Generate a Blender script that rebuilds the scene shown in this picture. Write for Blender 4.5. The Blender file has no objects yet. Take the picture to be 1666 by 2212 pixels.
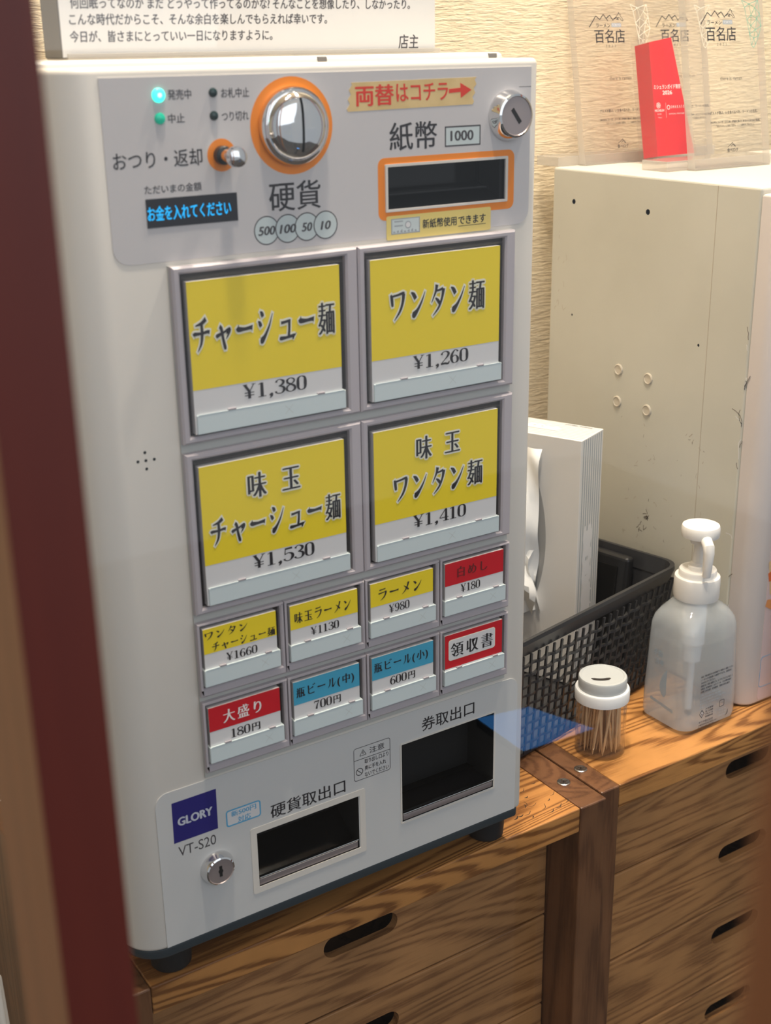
import bpy, bmesh, math, random
from mathutils import Vector, Matrix
random.seed(7)
PI = math.pi
SC = bpy.context.scene
COL = SC.collection
Z0 = 0.80                       # counter height above the floor; z in the builders is measured from the counter top

# ---------------------------------------------------------------- camera
cam = bpy.data.cameras.new('camera')
cam.sensor_fit = 'HORIZONTAL'; cam.sensor_width = 36.0
cam.lens = 2754.94 / 1666 * 36.0
cam.clip_start = 0.01
cam.dof.use_dof = True
cam.dof.focus_distance = 0.90
cam.dof.aperture_fstop = 16.5
camo = bpy.data.objects.new('camera', cam); COL.objects.link(camo)
right = Vector((0.8372, -0.5467, -0.0155)); up = Vector((0.1991, 0.2784, 0.9396)); fwd = Vector((0.5094, 0.7897, -0.3419))
camo.matrix_world = Matrix(((right.x, up.x, -fwd.x, -0.25896), (right.y, up.y, -fwd.y, -0.60057),
                            (right.z, up.z, -fwd.z, 0.53336 + Z0), (0, 0, 0, 1)))
SC.camera = camo

# ---------------------------------------------------------------- world, lights, exposure
w = bpy.data.worlds.new('daylight'); SC.world = w; w.use_nodes = True
bg = w.node_tree.nodes['Background']; bg.inputs[0].default_value = (0.86, 0.93, 1.0, 1); bg.inputs[1].default_value = 0.42
def area_light(name, loc, size, power, col, rot=(0, 0, 0), sy=None):
    l = bpy.data.lights.new(name, 'AREA'); l.energy = power; l.color = col; l.size = size
    if sy: l.shape = 'RECTANGLE'; l.size_y = sy
    else: l.shape = 'DISK'
    o = bpy.data.objects.new(name, l); o.location = (loc[0], loc[1], loc[2] + Z0); o.rotation_euler = rot; COL.objects.link(o); return o
LAMPS = [(0.02, -0.20, 12, .10), (0.62, -0.12, 13, .08), (0.60, 0.14, 7, .08), (0.20, 0.00, 11, .1)]
for i, (lx, ly, lp, ls) in enumerate(LAMPS):
    area_light('downlight_beam', (lx, ly, 1.715), ls, lp, (1.0, 0.89, 0.74))
area_light('doorway_daylight', (-0.1, -2.2, 1.3), 2.2, 13.5, (0.84, 0.92, 1.0), (math.radians(72), 0, math.radians(-5)), 1.6)
vs = SC.view_settings
vs.view_transform = 'Standard'; vs.look = 'None'; vs.exposure = 0.14; vs.gamma = 1.0; vs.use_curve_mapping = False
SC.cycles.max_bounces = 10; SC.cycles.transparent_max_bounces = 24; SC.cycles.sample_clamp_indirect = 6.0
SC.cycles.use_denoising = True

# ---------------------------------------------------------------- materials
def mat(name, col, rough=.5, metal=0.0, spec=.5, emit=None, es=0.0, coat=0.0, trans=0.0, alpha=1.0):
    m = bpy.data.materials.new(name); m.use_nodes = True
    b = m.node_tree.nodes['Principled BSDF']
    b.inputs['Base Color'].default_value = (*col, 1); b.inputs['Roughness'].default_value = rough
    b.inputs['Metallic'].default_value = metal; b.inputs['Specular IOR Level'].default_value = spec
    b.inputs['Coat Weight'].default_value = coat; b.inputs['Transmission Weight'].default_value = trans
    b.inputs['Alpha'].default_value = alpha
    if emit: b.inputs['Emission Color'].default_value = (*emit, 1); b.inputs['Emission Strength'].default_value = es
    return m
def nodes(m): return m.node_tree.nodes, m.node_tree.links
def noise_tint(m, scale, lo, hi, stretch=(1, 1, 1), bump=0.0, detail=4, p0=.35, p1=.65):
    n, l = nodes(m); b = n['Principled BSDF']
    tc = n.new('ShaderNodeTexCoord'); mp = n.new('ShaderNodeMapping'); mp.inputs['Scale'].default_value = stretch
    ns = n.new('ShaderNodeTexNoise'); ns.inputs['Scale'].default_value = scale; ns.inputs['Detail'].default_value = detail
    cr = n.new('ShaderNodeValToRGB'); cr.color_ramp.elements[0].position = p0; cr.color_ramp.elements[1].position = p1
    cr.color_ramp.elements[0].color = (*lo, 1); cr.color_ramp.elements[1].color = (*hi, 1)
    l.new(tc.outputs['Object'], mp.inputs[0]); l.new(mp.outputs[0], ns.inputs['Vector']); l.new(ns.outputs['Fac'], cr.inputs[0])
    l.new(cr.outputs[0], b.inputs['Base Color'])
    if bump:
        bp = n.new('ShaderNodeBump'); bp.inputs['Strength'].default_value = bump; bp.inputs['Distance'].default_value = .001
        l.new(ns.outputs['Fac'], bp.inputs['Height']); l.new(bp.outputs[0], b.inputs['Normal'])
    return m
def wood(name, base, dark, axis='x', rough=.42, seed=0.0, line=.55, freq=75.0):
    m = bpy.data.materials.new(name); m.use_nodes = True
    n, l = nodes(m); b = n['Principled BSDF']
    tc = n.new('ShaderNodeTexCoord'); mp = n.new('ShaderNodeMapping')
    sc = {'x': (1, 9, 9), 'y': (9, 1, 9), 'z': (9, 9, 1)}[axis]
    mp.inputs['Scale'].default_value = sc; mp.inputs['Location'].default_value = (seed, seed * .7, seed * 1.3)
    l.new(tc.outputs['Object'], mp.inputs[0])
    nl = n.new('ShaderNodeTexNoise'); nl.inputs['Scale'].default_value = 2.1; nl.inputs['Detail'].default_value = 1.5; nl.inputs['Distortion'].default_value = .5
    l.new(mp.outputs[0], nl.inputs['Vector'])
    mul = n.new('ShaderNodeMath'); mul.operation = 'MULTIPLY'; mul.inputs[1].default_value = freq
    l.new(nl.outputs['Fac'], mul.inputs[0])
    sn = n.new('ShaderNodeMath'); sn.operation = 'SINE'; l.new(mul.outputs[0], sn.inputs[0])
    r1 = n.new('ShaderNodeMapRange'); r1.inputs[1].default_value = -1; r1.inputs[2].default_value = 1
    l.new(sn.outputs[0], r1.inputs[0])
    mp2 = n.new('ShaderNodeMapping'); mp2.inputs['Scale'].default_value = tuple((1.0 if s == 1 else 16.0) for s in sc)
    mp2.inputs['Location'].default_value = (seed * 2, seed, seed)
    l.new(tc.outputs['Object'], mp2.inputs[0])
    nf = n.new('ShaderNodeTexNoise'); nf.inputs['Scale'].default_value = 26; nf.inputs['Detail'].default_value = 5; nf.inputs['Roughness'].default_value = .65
    l.new(mp2.outputs[0], nf.inputs['Vector'])
    mixf = n.new('ShaderNodeMix'); mixf.data_type = 'FLOAT'; mixf.inputs[0].default_value = line
    l.new(r1.outputs[0], mixf.inputs[2]); l.new(nf.outputs['Fac'], mixf.inputs[3])
    cr = n.new('ShaderNodeValToRGB'); e = cr.color_ramp.elements
    e[0].position = .34; e[0].color = (*dark, 1); e[1].position = .60; e[1].color = (*base, 1)
    k = cr.color_ramp.elements.new(.46); k.color = tuple(.35 * d + .65 * q for d, q in zip(dark, base)) + (1,)
    l.new(mixf.outputs[0], cr.inputs[0])
    # large blotches of stain
    nb = n.new('ShaderNodeTexNoise'); nb.inputs['Scale'].default_value = 14; nb.inputs['Detail'].default_value = 3
    l.new(tc.outputs['Object'], nb.inputs['Vector'])
    rb = n.new('ShaderNodeMapRange'); rb.inputs[1].default_value = .3; rb.inputs[2].default_value = .7; rb.inputs[3].default_value = .74; rb.inputs[4].default_value = 1.1
    l.new(nb.outputs['Fac'], rb.inputs[0])
    vm = n.new('ShaderNodeVectorMath'); vm.operation = 'SCALE'; l.new(cr.outputs[0], vm.inputs[0]); l.new(rb.outputs[0], vm.inputs['Scale'])
    l.new(vm.outputs[0], b.inputs['Base Color'])
    b.inputs['Roughness'].default_value = rough
    bp = n.new('ShaderNodeBump'); bp.inputs['Strength'].default_value = .35; bp.inputs['Distance'].default_value = .0006
    l.new(mixf.outputs[0], bp.inputs['Height']); l.new(bp.outputs[0], b.inputs['Normal'])
    return m
def clear(name, tint=(1, 1, 1), ior=1.5, mult=1.0, haze=0.0, hazecol=(.9, .9, .9)):
    m = bpy.data.materials.new(name); m.use_nodes = True
    n, l = nodes(m); n.remove(n['Principled BSDF']); out = n['Material Output']
    tr = n.new('ShaderNodeBsdfTransparent'); tr.inputs[0].default_value = (*tint, 1)
    gl = n.new('ShaderNodeBsdfGlossy'); gl.inputs['Roughness'].default_value = .015
    f0 = ((ior - 1) / (ior + 1)) ** 2                     # Schlick reflectance, the same from both sides of the thin sheet
    lw = n.new('ShaderNodeLayerWeight'); lw.inputs[0].default_value = .5
    pw = n.new('ShaderNodeMath'); pw.operation = 'POWER'; pw.inputs[1].default_value = 5.0; l.new(lw.outputs['Facing'], pw.inputs[0])
    mu = n.new('ShaderNodeMath'); mu.operation = 'MULTIPLY_ADD'; mu.inputs[1].default_value = (1 - f0) * min(mult, 1.0); mu.inputs[2].default_value = f0 * mult; mu.use_clamp = True
    l.new(pw.outputs[0], mu.inputs[0])
    mx = n.new('ShaderNodeMixShader'); l.new(mu.outputs[0], mx.inputs[0])
    src = tr.outputs[0]
    if haze:
        df = n.new('ShaderNodeBsdfDiffuse'); df.inputs[0].default_value = (*hazecol, 1)
        tl = n.new('ShaderNodeBsdfTranslucent'); tl.inputs[0].default_value = (*hazecol, 1)
        ad = n.new('ShaderNodeMixShader'); ad.inputs[0].default_value = .45; l.new(df.outputs[0], ad.inputs[1]); l.new(tl.outputs[0], ad.inputs[2])
        m2 = n.new('ShaderNodeMixShader'); m2.inputs[0].default_value = haze; l.new(tr.outputs[0], m2.inputs[1]); l.new(ad.outputs[0], m2.inputs[2]); src = m2.outputs[0]
    l.new(src, mx.inputs[1]); l.new(gl.outputs[0], mx.inputs[2]); l.new(mx.outputs[0], out.inputs[0])
    return m
M = {}
M['shell'] = mat('cream_enamel', (.70, .66, .60), .30)
M['plate'] = mat('lilac_grey_film', (.585, .56, .56), .32)
M['plate2'] = mat('grey_white_film', (.60, .60, .59), .34)
M['frame'] = mat('lilac_frame_plastic', (.47, .43, .455), .38)
M['basegrey'] = mat('light_grey_plastic', (.50, .50, .47), .4)
M['recess'] = mat('dark_recess', (.035, .03, .028), .35)
M['yellow'] = mat('yellow_card', (.86, .66, .022), .40)
M['white'] = mat('white_card', (.70, .69, .69), .40)
M['halo'] = mat('white_lettering_edge', (.82, .80, .66), .5)
M['tab'] = mat('pale_blue_white_tab', (.62, .70, .71), .35)
M['red'] = mat('red_card', (.58, .008, .018), .4)
M['darkred'] = mat('dark_red_ink', (.14, .012, .012), .5)
M['blue'] = mat('blue_card', (.06, .36, .55), .4)
M['ink'] = mat('black_ink', (.018, .015, .018), .5)
M['grey_ink'] = mat('grey_ink', (.06, .055, .06), .5)
M['lightgrey_ink'] = mat('fine_grey_ink', (.2, .19, .2), .5)
M['orange'] = mat('orange_print', (.86, .24, .005), .4)
M['chrome'] = mat('chrome', (.80, .80, .80), .06, 1.0)
M['steel'] = mat('brushed_steel', (.55, .54, .53), .24, 1.0)
M['darksteel'] = mat('dark_lock_steel', (.42, .36, .355), .30, .55)
M['black'] = mat('black_plastic', (.012, .012, .013), .28)
M['blackgloss'] = mat('glossy_black_plastic', (.006, .006, .006), .12, spec=.3)
M['blackhole'] = mat('black_hole', (.004, .004, .004), .8)
M['slate'] = mat('dark_slate_base', (.040, .052, .060), .25)
M['rubber'] = mat('black_rubber', (.010, .010, .011), .55)
M['ledon'] = mat('lit_green_lamp', (.05, .7, .5), .3, emit=(.05, 1.0, .72), es=1.5)
M['ledcore'] = mat('lit_green_lamp_core', (.5, 1, .9), .3, emit=(.45, 1.0, .9), es=1.6)
M['leddim'] = mat('green_lamp', (.006, .42, .27), .25, emit=(.0, .5, .3), es=.25)
M['ledoff'] = mat('dark_green_lamp', (.006, .025, .025), .2)
M['vfd'] = mat('display_glass', (.010, .010, .016), .12)
M['vfdtext'] = mat('display_blue_glow', (.0, .2, .4), .4, emit=(.0, .42, .92), es=1.0)
M['coin'] = mat('pale_blue_disc_print', (.56, .63, .63), .4)
M['tape'] = noise_tint(mat('masking_tape', (.7, .5, .2), .6), 90, (.66, .47, .20), (.74, .54, .25))
M['marker'] = mat('red_marker', (.72, .035, .012), .5)
M['sticker'] = mat('pale_yellow_sticker', (.76, .60, .18), .4)
M['navy'] = mat('navy_logo', (.018, .014, .17), .4)
M['lightlogo'] = mat('pale_logo_letters', (.55, .58, .66), .4)
M['skyblue'] = mat('blue_outline_print', (.10, .38, .62), .4)
M['board'] = mat('white_board_sheet', (.70, .69, .67), .18)
M['boardside'] = mat('grey_board_side', (.16, .15, .14), .4)
M['pen'] = mat('handwriting_pen', (.05, .045, .05), .6)
M['steelbox'] = noise_tint(mat('aged_cream_steel', (.5, .5, .45), .45), 7, (.53, .515, .44), (.585, .57, .495), bump=.02)
M['bezel'] = mat('pinkish_white_bezel', (.62, .56, .53), .35)
M['pinkpanel'] = mat('pink_white_panel', (.66, .53, .53), .25)
M['smudge'] = mat('dark_scuff', (.20, .17, .14), .6)
M['smudge2'] = mat('tan_scuff', (.42, .36, .28), .6)
M['holeplug'] = mat('cream_hole_plug', (.58, .52, .42), .35)
M['acrylic'] = clear('clear_acrylic', (.985, .975, .965), 1.49, .9, .04, (.95, .9, .86))
M['acrylic_edge'] = clear('acrylic_edge', (.86, .85, .83), 1.49, 1.0, .42, (.80, .77, .72))
M['redprint'] = mat('red_print', (.74, .012, .018), .22)
M['rededge'] = mat('red_print_behind_acrylic_side', (.60, .02, .03), .2)  # print's internal reflection in the block sides, put in as a darker red
M['whiteprint'] = mat('white_print', (.85, .78, .76), .4)
M['holo'] = mat('green_hologram_foil', (.25, .75, .55), .25, .6)
M['jar'] = clear('clear_jar_plastic', (.985, .98, .975), 1.45, 1.0, .012, (.9, .88, .86))
M['lidgrey'] = mat('grey_lid', (.46, .48, .48), .32)
M['lidwhite'] = mat('white_lid_ring', (.74, .75, .75), .32)
M['pick'] = wood('toothpick_wood', (.82, .58, .34), (.66, .42, .20), 'z', .6)
M['pumpwhite'] = mat('white_pump_plastic', (.84, .82, .78), .28)
M['bottle'] = clear('translucent_bottle_plastic', (.96, .975, .985), 1.45, 1.1, .36, (.89, .955, 1.0))
M['liquid'] = clear('clear_liquid', (.955, .965, .975), 1.33, .4, .09, (.90, .93, .97))
M['tubewhite'] = mat('white_dip_tube', (.80, .80, .79), .4)
M['bottleink'] = mat('bottle_print', (.10, .11, .13), .5)
M['blueink'] = mat('pale_blue_print', (.33, .42, .50), .5)
M['basket'] = mat('black_basket_plastic', (.028, .028, .030), .36)
M['carton'] = mat('white_carton', (.66, .645, .62), .5)
M['stripe'] = mat('grey_stripe_print', (.33, .36, .38), .5)
M['tissue'] = mat('white_tissue', (.82, .82, .80), .9)
M['film'] = clear('grey_film', (.80, .80, .80), 1.4, .6, .6, (.56, .56, .55))
M['wood_top'] = wood('golden_oak_top', (.50, .225, .064), (.21, .08, .02), 'x', .38, 0.0, .62, 150)
M['wood_top2'] = wood('golden_oak_top_right', (.56, .26, .076), (.23, .09, .022), 'x', .36, 4.1, .66, 150)
M['wood_drawer'] = wood('oak_drawer_front', (.44, .215, .080), (.24, .105, .037), 'x', .45, 2.3, .72, 90)
M['wood_drawer2'] = wood('oak_drawer_front_right', (.52, .25, .088), (.29, .125, .042), 'x', .45, 7.3, .74, 90)
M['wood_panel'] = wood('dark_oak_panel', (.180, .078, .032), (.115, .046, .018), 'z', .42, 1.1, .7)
M['wood_batten'] = wood('dark_oak_batten', (.26, .10, .034), (.10, .036, .012), 'y', .42, 3.3, .6)
M['grain_stain'] = mat('black_scuff_on_wood', (.035, .02, .012), .6)
M['post'] = noise_tint(mat('dark_red_stained_wood', (.1, .02, .015), .4), 4, (.125, .020, .014), (.14, .023, .015), (30, 30, 1))
M['postside'] = noise_tint(mat('brown_wood_side', (.3, .12, .05), .5), 4, (.27, .10, .036), (.32, .12, .044), (30, 30, 1))  # warm light on the bar's left face is put into this lighter brown
M['rod'] = mat('white_plastic_rod', (.62, .58, .52), .5)
M['wallpaper'] = mat('cream_ridged_wallpaper', (.8, .68, .47), .75)
M['floorm'] = noise_tint(mat('dark_floor', (.05, .04, .03), .5), 6, (.05, .042, .036), (.075, .062, .05))
M['ceilm'] = mat('off_white_ceiling', (.72, .68, .60), .8)
M['sidewall'] = mat('plain_plaster', (.60, .54, .44), .8)
M['glass'] = clear('door_glass', (.985, .985, .985), 1.5, 1.6)
M['bluescreen'] = mat('blue_lit_screen', (.0, .02, .1), .3, emit=(.07, .38, 1.0), es=2.2)  # glow of the added panel behind the blue reflection
M['lampface'] = mat('lit_lamp_face', (1, .9, .75), .5, emit=(1.0, .86, .68), es=12)
def _wallpaper():
    m = M['wallpaper']; n, l = nodes(m); b = n['Principled BSDF']
    tc = n.new('ShaderNodeTexCoord'); mp = n.new('ShaderNodeMapping'); mp.inputs['Scale'].default_value = (52, 52, 330)
    l.new(tc.outputs['Object'], mp.inputs[0])
    a = n.new('ShaderNodeTexNoise'); a.inputs['Scale'].default_value = 1.0; a.inputs['Detail'].default_value = 4; a.inputs['Roughness'].default_value = .6; a.inputs['Distortion'].default_value = .2
    l.new(mp.outputs[0], a.inputs['Vector'])
    mp2 = n.new('ShaderNodeMapping'); mp2.inputs['Scale'].default_value = (150, 150, 900); l.new(tc.outputs['Object'], mp2.inputs[0])
    f = n.new('ShaderNodeTexNoise'); f.inputs['Scale'].default_value = 1.0; f.inputs['Detail'].default_value = 3; l.new(mp2.outputs[0], f.inputs['Vector'])
    mx = n.new('ShaderNodeMix'); mx.data_type = 'FLOAT'; mx.inputs[0].default_value = .3; l.new(a.outputs['Fac'], mx.inputs[2]); l.new(f.outputs['Fac'], mx.inputs[3])
    cr = n.new('ShaderNodeValToRGB'); cr.color_ramp.elements[0].position = .32; cr.color_ramp.elements[1].position = .62
    cr.color_ramp.elements[0].color = (.70, .57, .37, 1); cr.color_ramp.elements[1].color = (.82, .70, .49, 1)
    l.new(mx.outputs[0], cr.inputs[0]); l.new(cr.outputs[0], b.inputs['Base Color'])
    bp = n.new('ShaderNodeBump'); bp.inputs['Strength'].default_value = .9; bp.inputs['Distance'].default_value = .0022
    l.new(mx.outputs[0], bp.inputs['Height']); l.new(bp.outputs[0], b.inputs['Normal'])
_wallpaper()

# ---------------------------------------------------------------- scene tree helpers
ORI = {}
def tag(o, label=None, cat=None, group=None, kind=None):
    if label: o['label'] = label
    if cat: o['category'] = cat
    if group: o['group'] = group
    if kind: o['kind'] = kind
    return o
def thing(name, label, cat, base, group=None, kind=None):
    o = bpy.data.objects.new(name, None); COL.objects.link(o); o.empty_display_size = .02
    o.location = (base[0], base[1], base[2] + Z0); ORI[o.name] = Vector(base)
    return tag(o, label, cat, group, kind)

# ---------------------------------------------------------------- mesh builder
class MB:
    def __init__(self, T=None):
        self.v = []; self.f = []; self.fm = []; self.fs = []; self.mats = []; self.T = T
    def mi(self, m):
        mm = M[m]
        if mm not in self.mats: self.mats.append(mm)
        return self.mats.index(mm)
    def add(self, verts, faces, m, smooth=False):
        b = len(self.v); i = self.mi(m)
        for p in verts:
            p = Vector(p); self.v.append(self.T @ p if self.T else p)
        for f in faces:
            self.f.append([b + k for k in f]); self.fm.append(i); self.fs.append(smooth)
    def add_bm(self, bm, m, smooth=False):
        bm.verts.index_update()
        self.add([v.co.copy() for v in bm.verts], [[v.index for v in f.verts] for f in bm.faces], m, smooth); bm.free()
    def box(self, x0, y0, z0, x1, y1, z1, m, bev=0, seg=2):
        if bev:
            bm = bmesh.new(); bmesh.ops.create_cube(bm, size=1)
            for v in bm.verts: v.co = Vector((x0 + (v.co.x + .5) * (x1 - x0), y0 + (v.co.y + .5) * (y1 - y0), z0 + (v.co.z + .5) * (z1 - z0)))
            bmesh.ops.bevel(bm, geom=bm.edges[:], offset=bev, segments=seg, profile=.5, affect='EDGES')
            self.add_bm(bm, m)
        else:
            c = [(x, y, z) for x in (x0, x1) for y in (y0, y1) for z in (z0, z1)]
            self.add(c, [(0, 1, 3, 2), (4, 6, 7, 5), (0, 4, 5, 1), (2, 3, 7, 6), (0, 2, 6, 4), (1, 5, 7, 3)], m)
    def loft(self, rings, m, smooth=False, cap0=True, cap1=True, close=True):
        n = len(rings[0]); V = [p for r in rings for p in r]; F = []
        for i in range(len(rings) - 1):
            for k in range(n if close else n - 1):
                a, b2 = i * n + k, i * n + (k + 1) % n
                F.append((a, b2, b2 + n, a + n))
        self.add(V, F, m, smooth)
        if cap0: self.add(rings[0][::-1], [tuple(range(n))], m)
        if cap1: self.add(rings[-1], [tuple(range(n))], m)
    def lathe(self, prof, c, axis='z', n=40, m='chrome', smooth=True, cap0=True, cap1=True):
        rings = []
        for r, h in prof:
            rg = []
            for k in range(n):
                a = 2 * PI * k / n; u, q = r * math.cos(a), r * math.sin(a)
                if axis == 'z': rg.append((c[0] + u, c[1] + q, c[2] + h))
                elif axis == 'y': rg.append((c[0] + u, c[1] + h, c[2] + q))
                else: rg.append((c[0] + h, c[1] + u, c[2] + q))
            rings.append(rg)
        self.loft(rings, m, smooth, cap0, cap1)
    def tube(self, pts, rad, m, n=10, caps=True, smooth=True):
        pts = [Vector(p) for p in pts]; rs = rad if isinstance(rad, (list, tuple)) else [rad] * len(pts); rings = []
        for i, p in enumerate(pts):
            d = (pts[min(i + 1, len(pts) - 1)] - pts[max(i - 1, 0)]).normalized()
            a = d.orthogonal().normalized() if i == 0 else (rings_a - d * rings_a.dot(d)).normalized()
            rings_a = a; b2 = d.cross(a)
            rings.append([p + rs[i] * (math.cos(2 * PI * k / n) * a + math.sin(2 * PI * k / n) * b2) for k in range(n)])
        self.loft(rings, m, smooth, caps, caps)
    def poly(self, pts, m):
        self.add(pts, [tuple(range(len(pts)))], m)
    # flat shapes standing on a plane facing -y: given in (x, z) at depth y, thickness t towards -y
    def slab(self, poly, y, t, m):
        n = len(poly)
        a = [(p[0], y, p[1]) for p in poly]; b2 = [(p[0], y - t, p[1]) for p in poly]
        self.add(a + b2, [tuple(range(n)), tuple(range(2 * n - 1, n - 1, -1))] + [(k, n + k, n + (k + 1) % n, (k + 1) % n) for k in range(n)], m)
    def ringslab(self, outer, inner, y, t, m):
        n = len(outer)
        V = [(p[0], y - t, p[1]) for p in outer] + [(p[0], y - t, p[1]) for p in inner] + [(p[0], y, p[1]) for p in outer] + [(p[0], y, p[1]) for p in inner]
        F = []
        for k in range(n):
            j = (k + 1) % n
            F += [(k, j, n + j, n + k), (2 * n + k, 2 * n + j, j, k), (n + k, n + j, 3 * n + j, 3 * n + k)]
        self.add(V, F, m)
    def text(self, s, F, x0, x1, zc, h, m, style='g', bold=0.0, shear=0.0, halo=None, lift=0.00004):
        """lettering fitted to x0..x1 and height h about zc on the surface F(u, v, lift)"""
        vs_, fs_ = run(s, style, bold, shear)
        xs = [p[0] for p in vs_]; ys = [p[1] for p in vs_]
        ax, bx, ay, by = min(xs), max(xs), min(ys), max(ys)
        sx = (x1 - x0) / (bx - ax); sy = h / (by - ay)
        if halo:
            hv, hf = run(s, style, bold, shear, grow=.06)
            self.add([F(x0 + (p[0] - ax) * sx, zc + (p[1] - (ay + by) / 2) * sy, lift + p[2]) for p in hv], hf, halo)
        self.add([F(x0 + (p[0] - ax) * sx, zc + (p[1] - (ay + by) / 2) * sy, lift + (.00012 if halo else 0) + p[2]) for p in vs_], fs_, m)
    def mesh(self, name, off=Vector((0, 0, 0)), crease=32):
        me = bpy.data.meshes.new(name)
        me.from_pydata([p - off for p in self.v], [], self.f)
        for mm in self.mats: me.materials.append(mm)
        for p, i, s in zip(me.polygons, self.fm, self.fs): p.material_index = i; p.use_smooth = s
        me.validate(); me.update()
        if any(self.fs): me.set_sharp_from_angle(angle=math.radians(crease))
        return me
    def part(self, name, parent, label=None, kind=None):
        o = bpy.data.objects.new(name, self.mesh(name, ORI[parent.name])); COL.objects.link(o); o.parent = parent
        ORI[o.name] = ORI[parent.name]
        if label: o['label'] = label
        if kind: o['kind'] = kind
        return o
    def top(self, name, label=None, cat=None, base=(0, 0, 0), group=None, kind=None):
        o = bpy.data.objects.new(name, self.mesh(name, Vector(base))); COL.objects.link(o)
        o.location = (base[0], base[1], base[2] + Z0); ORI[o.name] = Vector(base)
        return tag(o, label, cat, group, kind)
def carve(mb, cutters):
    """cut solid shapes out of a builder's mesh; returns a builder"""
    a = bpy.data.objects.new('carve', mb.mesh('carve')); COL.objects.link(a); tmp = [a]
    for c in cutters:
        for mm in mb.mats:
            if mm not in c.mats: c.mats.append(mm)
        for mm in c.mats:
            if mm not in mb.mats: mb.mats.append(mm); a.data.materials.append(mm)
        co = bpy.data.objects.new('cutter', c.mesh('cutter')); COL.objects.link(co); tmp.append(co)
        md = a.modifiers.new('b', 'BOOLEAN'); md.operation = 'DIFFERENCE'; md.solver = 'EXACT'; md.object = co
        md.material_mode = 'TRANSFER'
    dg = bpy.context.evaluated_depsgraph_get()
    me = bpy.data.meshes.new_from_object(a.evaluated_get(dg))
    r = MB(); r.mats = [mm for mm in me.materials]
    r.v = [v.co.copy() for v in me.vertices]
    for p in me.polygons: r.f.append(list(p.vertices)); r.fm.append(p.material_index); r.fs.append(p.use_smooth)
    for o in tmp: bpy.data.objects.remove(o)
    bpy.data.meshes.remove(me)
    return r
def rrect(x0, z0, x1, z1, r, n=5, corners=(1, 1, 1, 1)):
    """rounded rectangle outline, corner flags bl, br, tr, tl"""
    out = []
    for (cx, cz, a0, on, px, pz) in ((x0 + r, z0 + r, PI, corners[0], x0, z0), (x1 - r, z0 + r, 1.5 * PI, corners[1], x1, z0),
                                     (x1 - r, z1 - r, 0, corners[2], x1, z1), (x0 + r, z1 - r, .5 * PI, corners[3], x0, z1)):
        for k in range(n + 1):
            a = a0 + .5 * PI * k / n
            out.append((cx + r * math.cos(a), cz + r * math.sin(a)) if on else (px, pz))
    return out
def circ(cx, cz, r, n=36): return [(cx + r * math.cos(2 * PI * k / n), cz + r * math.sin(2 * PI * k / n)) for k in range(n)]
def stroke2d(pts, wd):
    """quad strip along 2d points -> verts, faces"""
    V = []; F = []
    for i in range(len(pts) - 1):
        (xa, ya), (xb, yb) = pts[i], pts[i + 1]; d = math.hypot(xb - xa, yb - ya) or 1
        nx, ny = -(yb - ya) / d * wd / 2, (xb - xa) / d * wd / 2; b = len(V)
        V += [(xa + nx, ya + ny), (xa - nx, ya - ny), (xb - nx, yb - ny), (xb + nx, yb + ny)]; F.append((b, b + 1, b + 2, b + 3))
    return V, F

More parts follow.
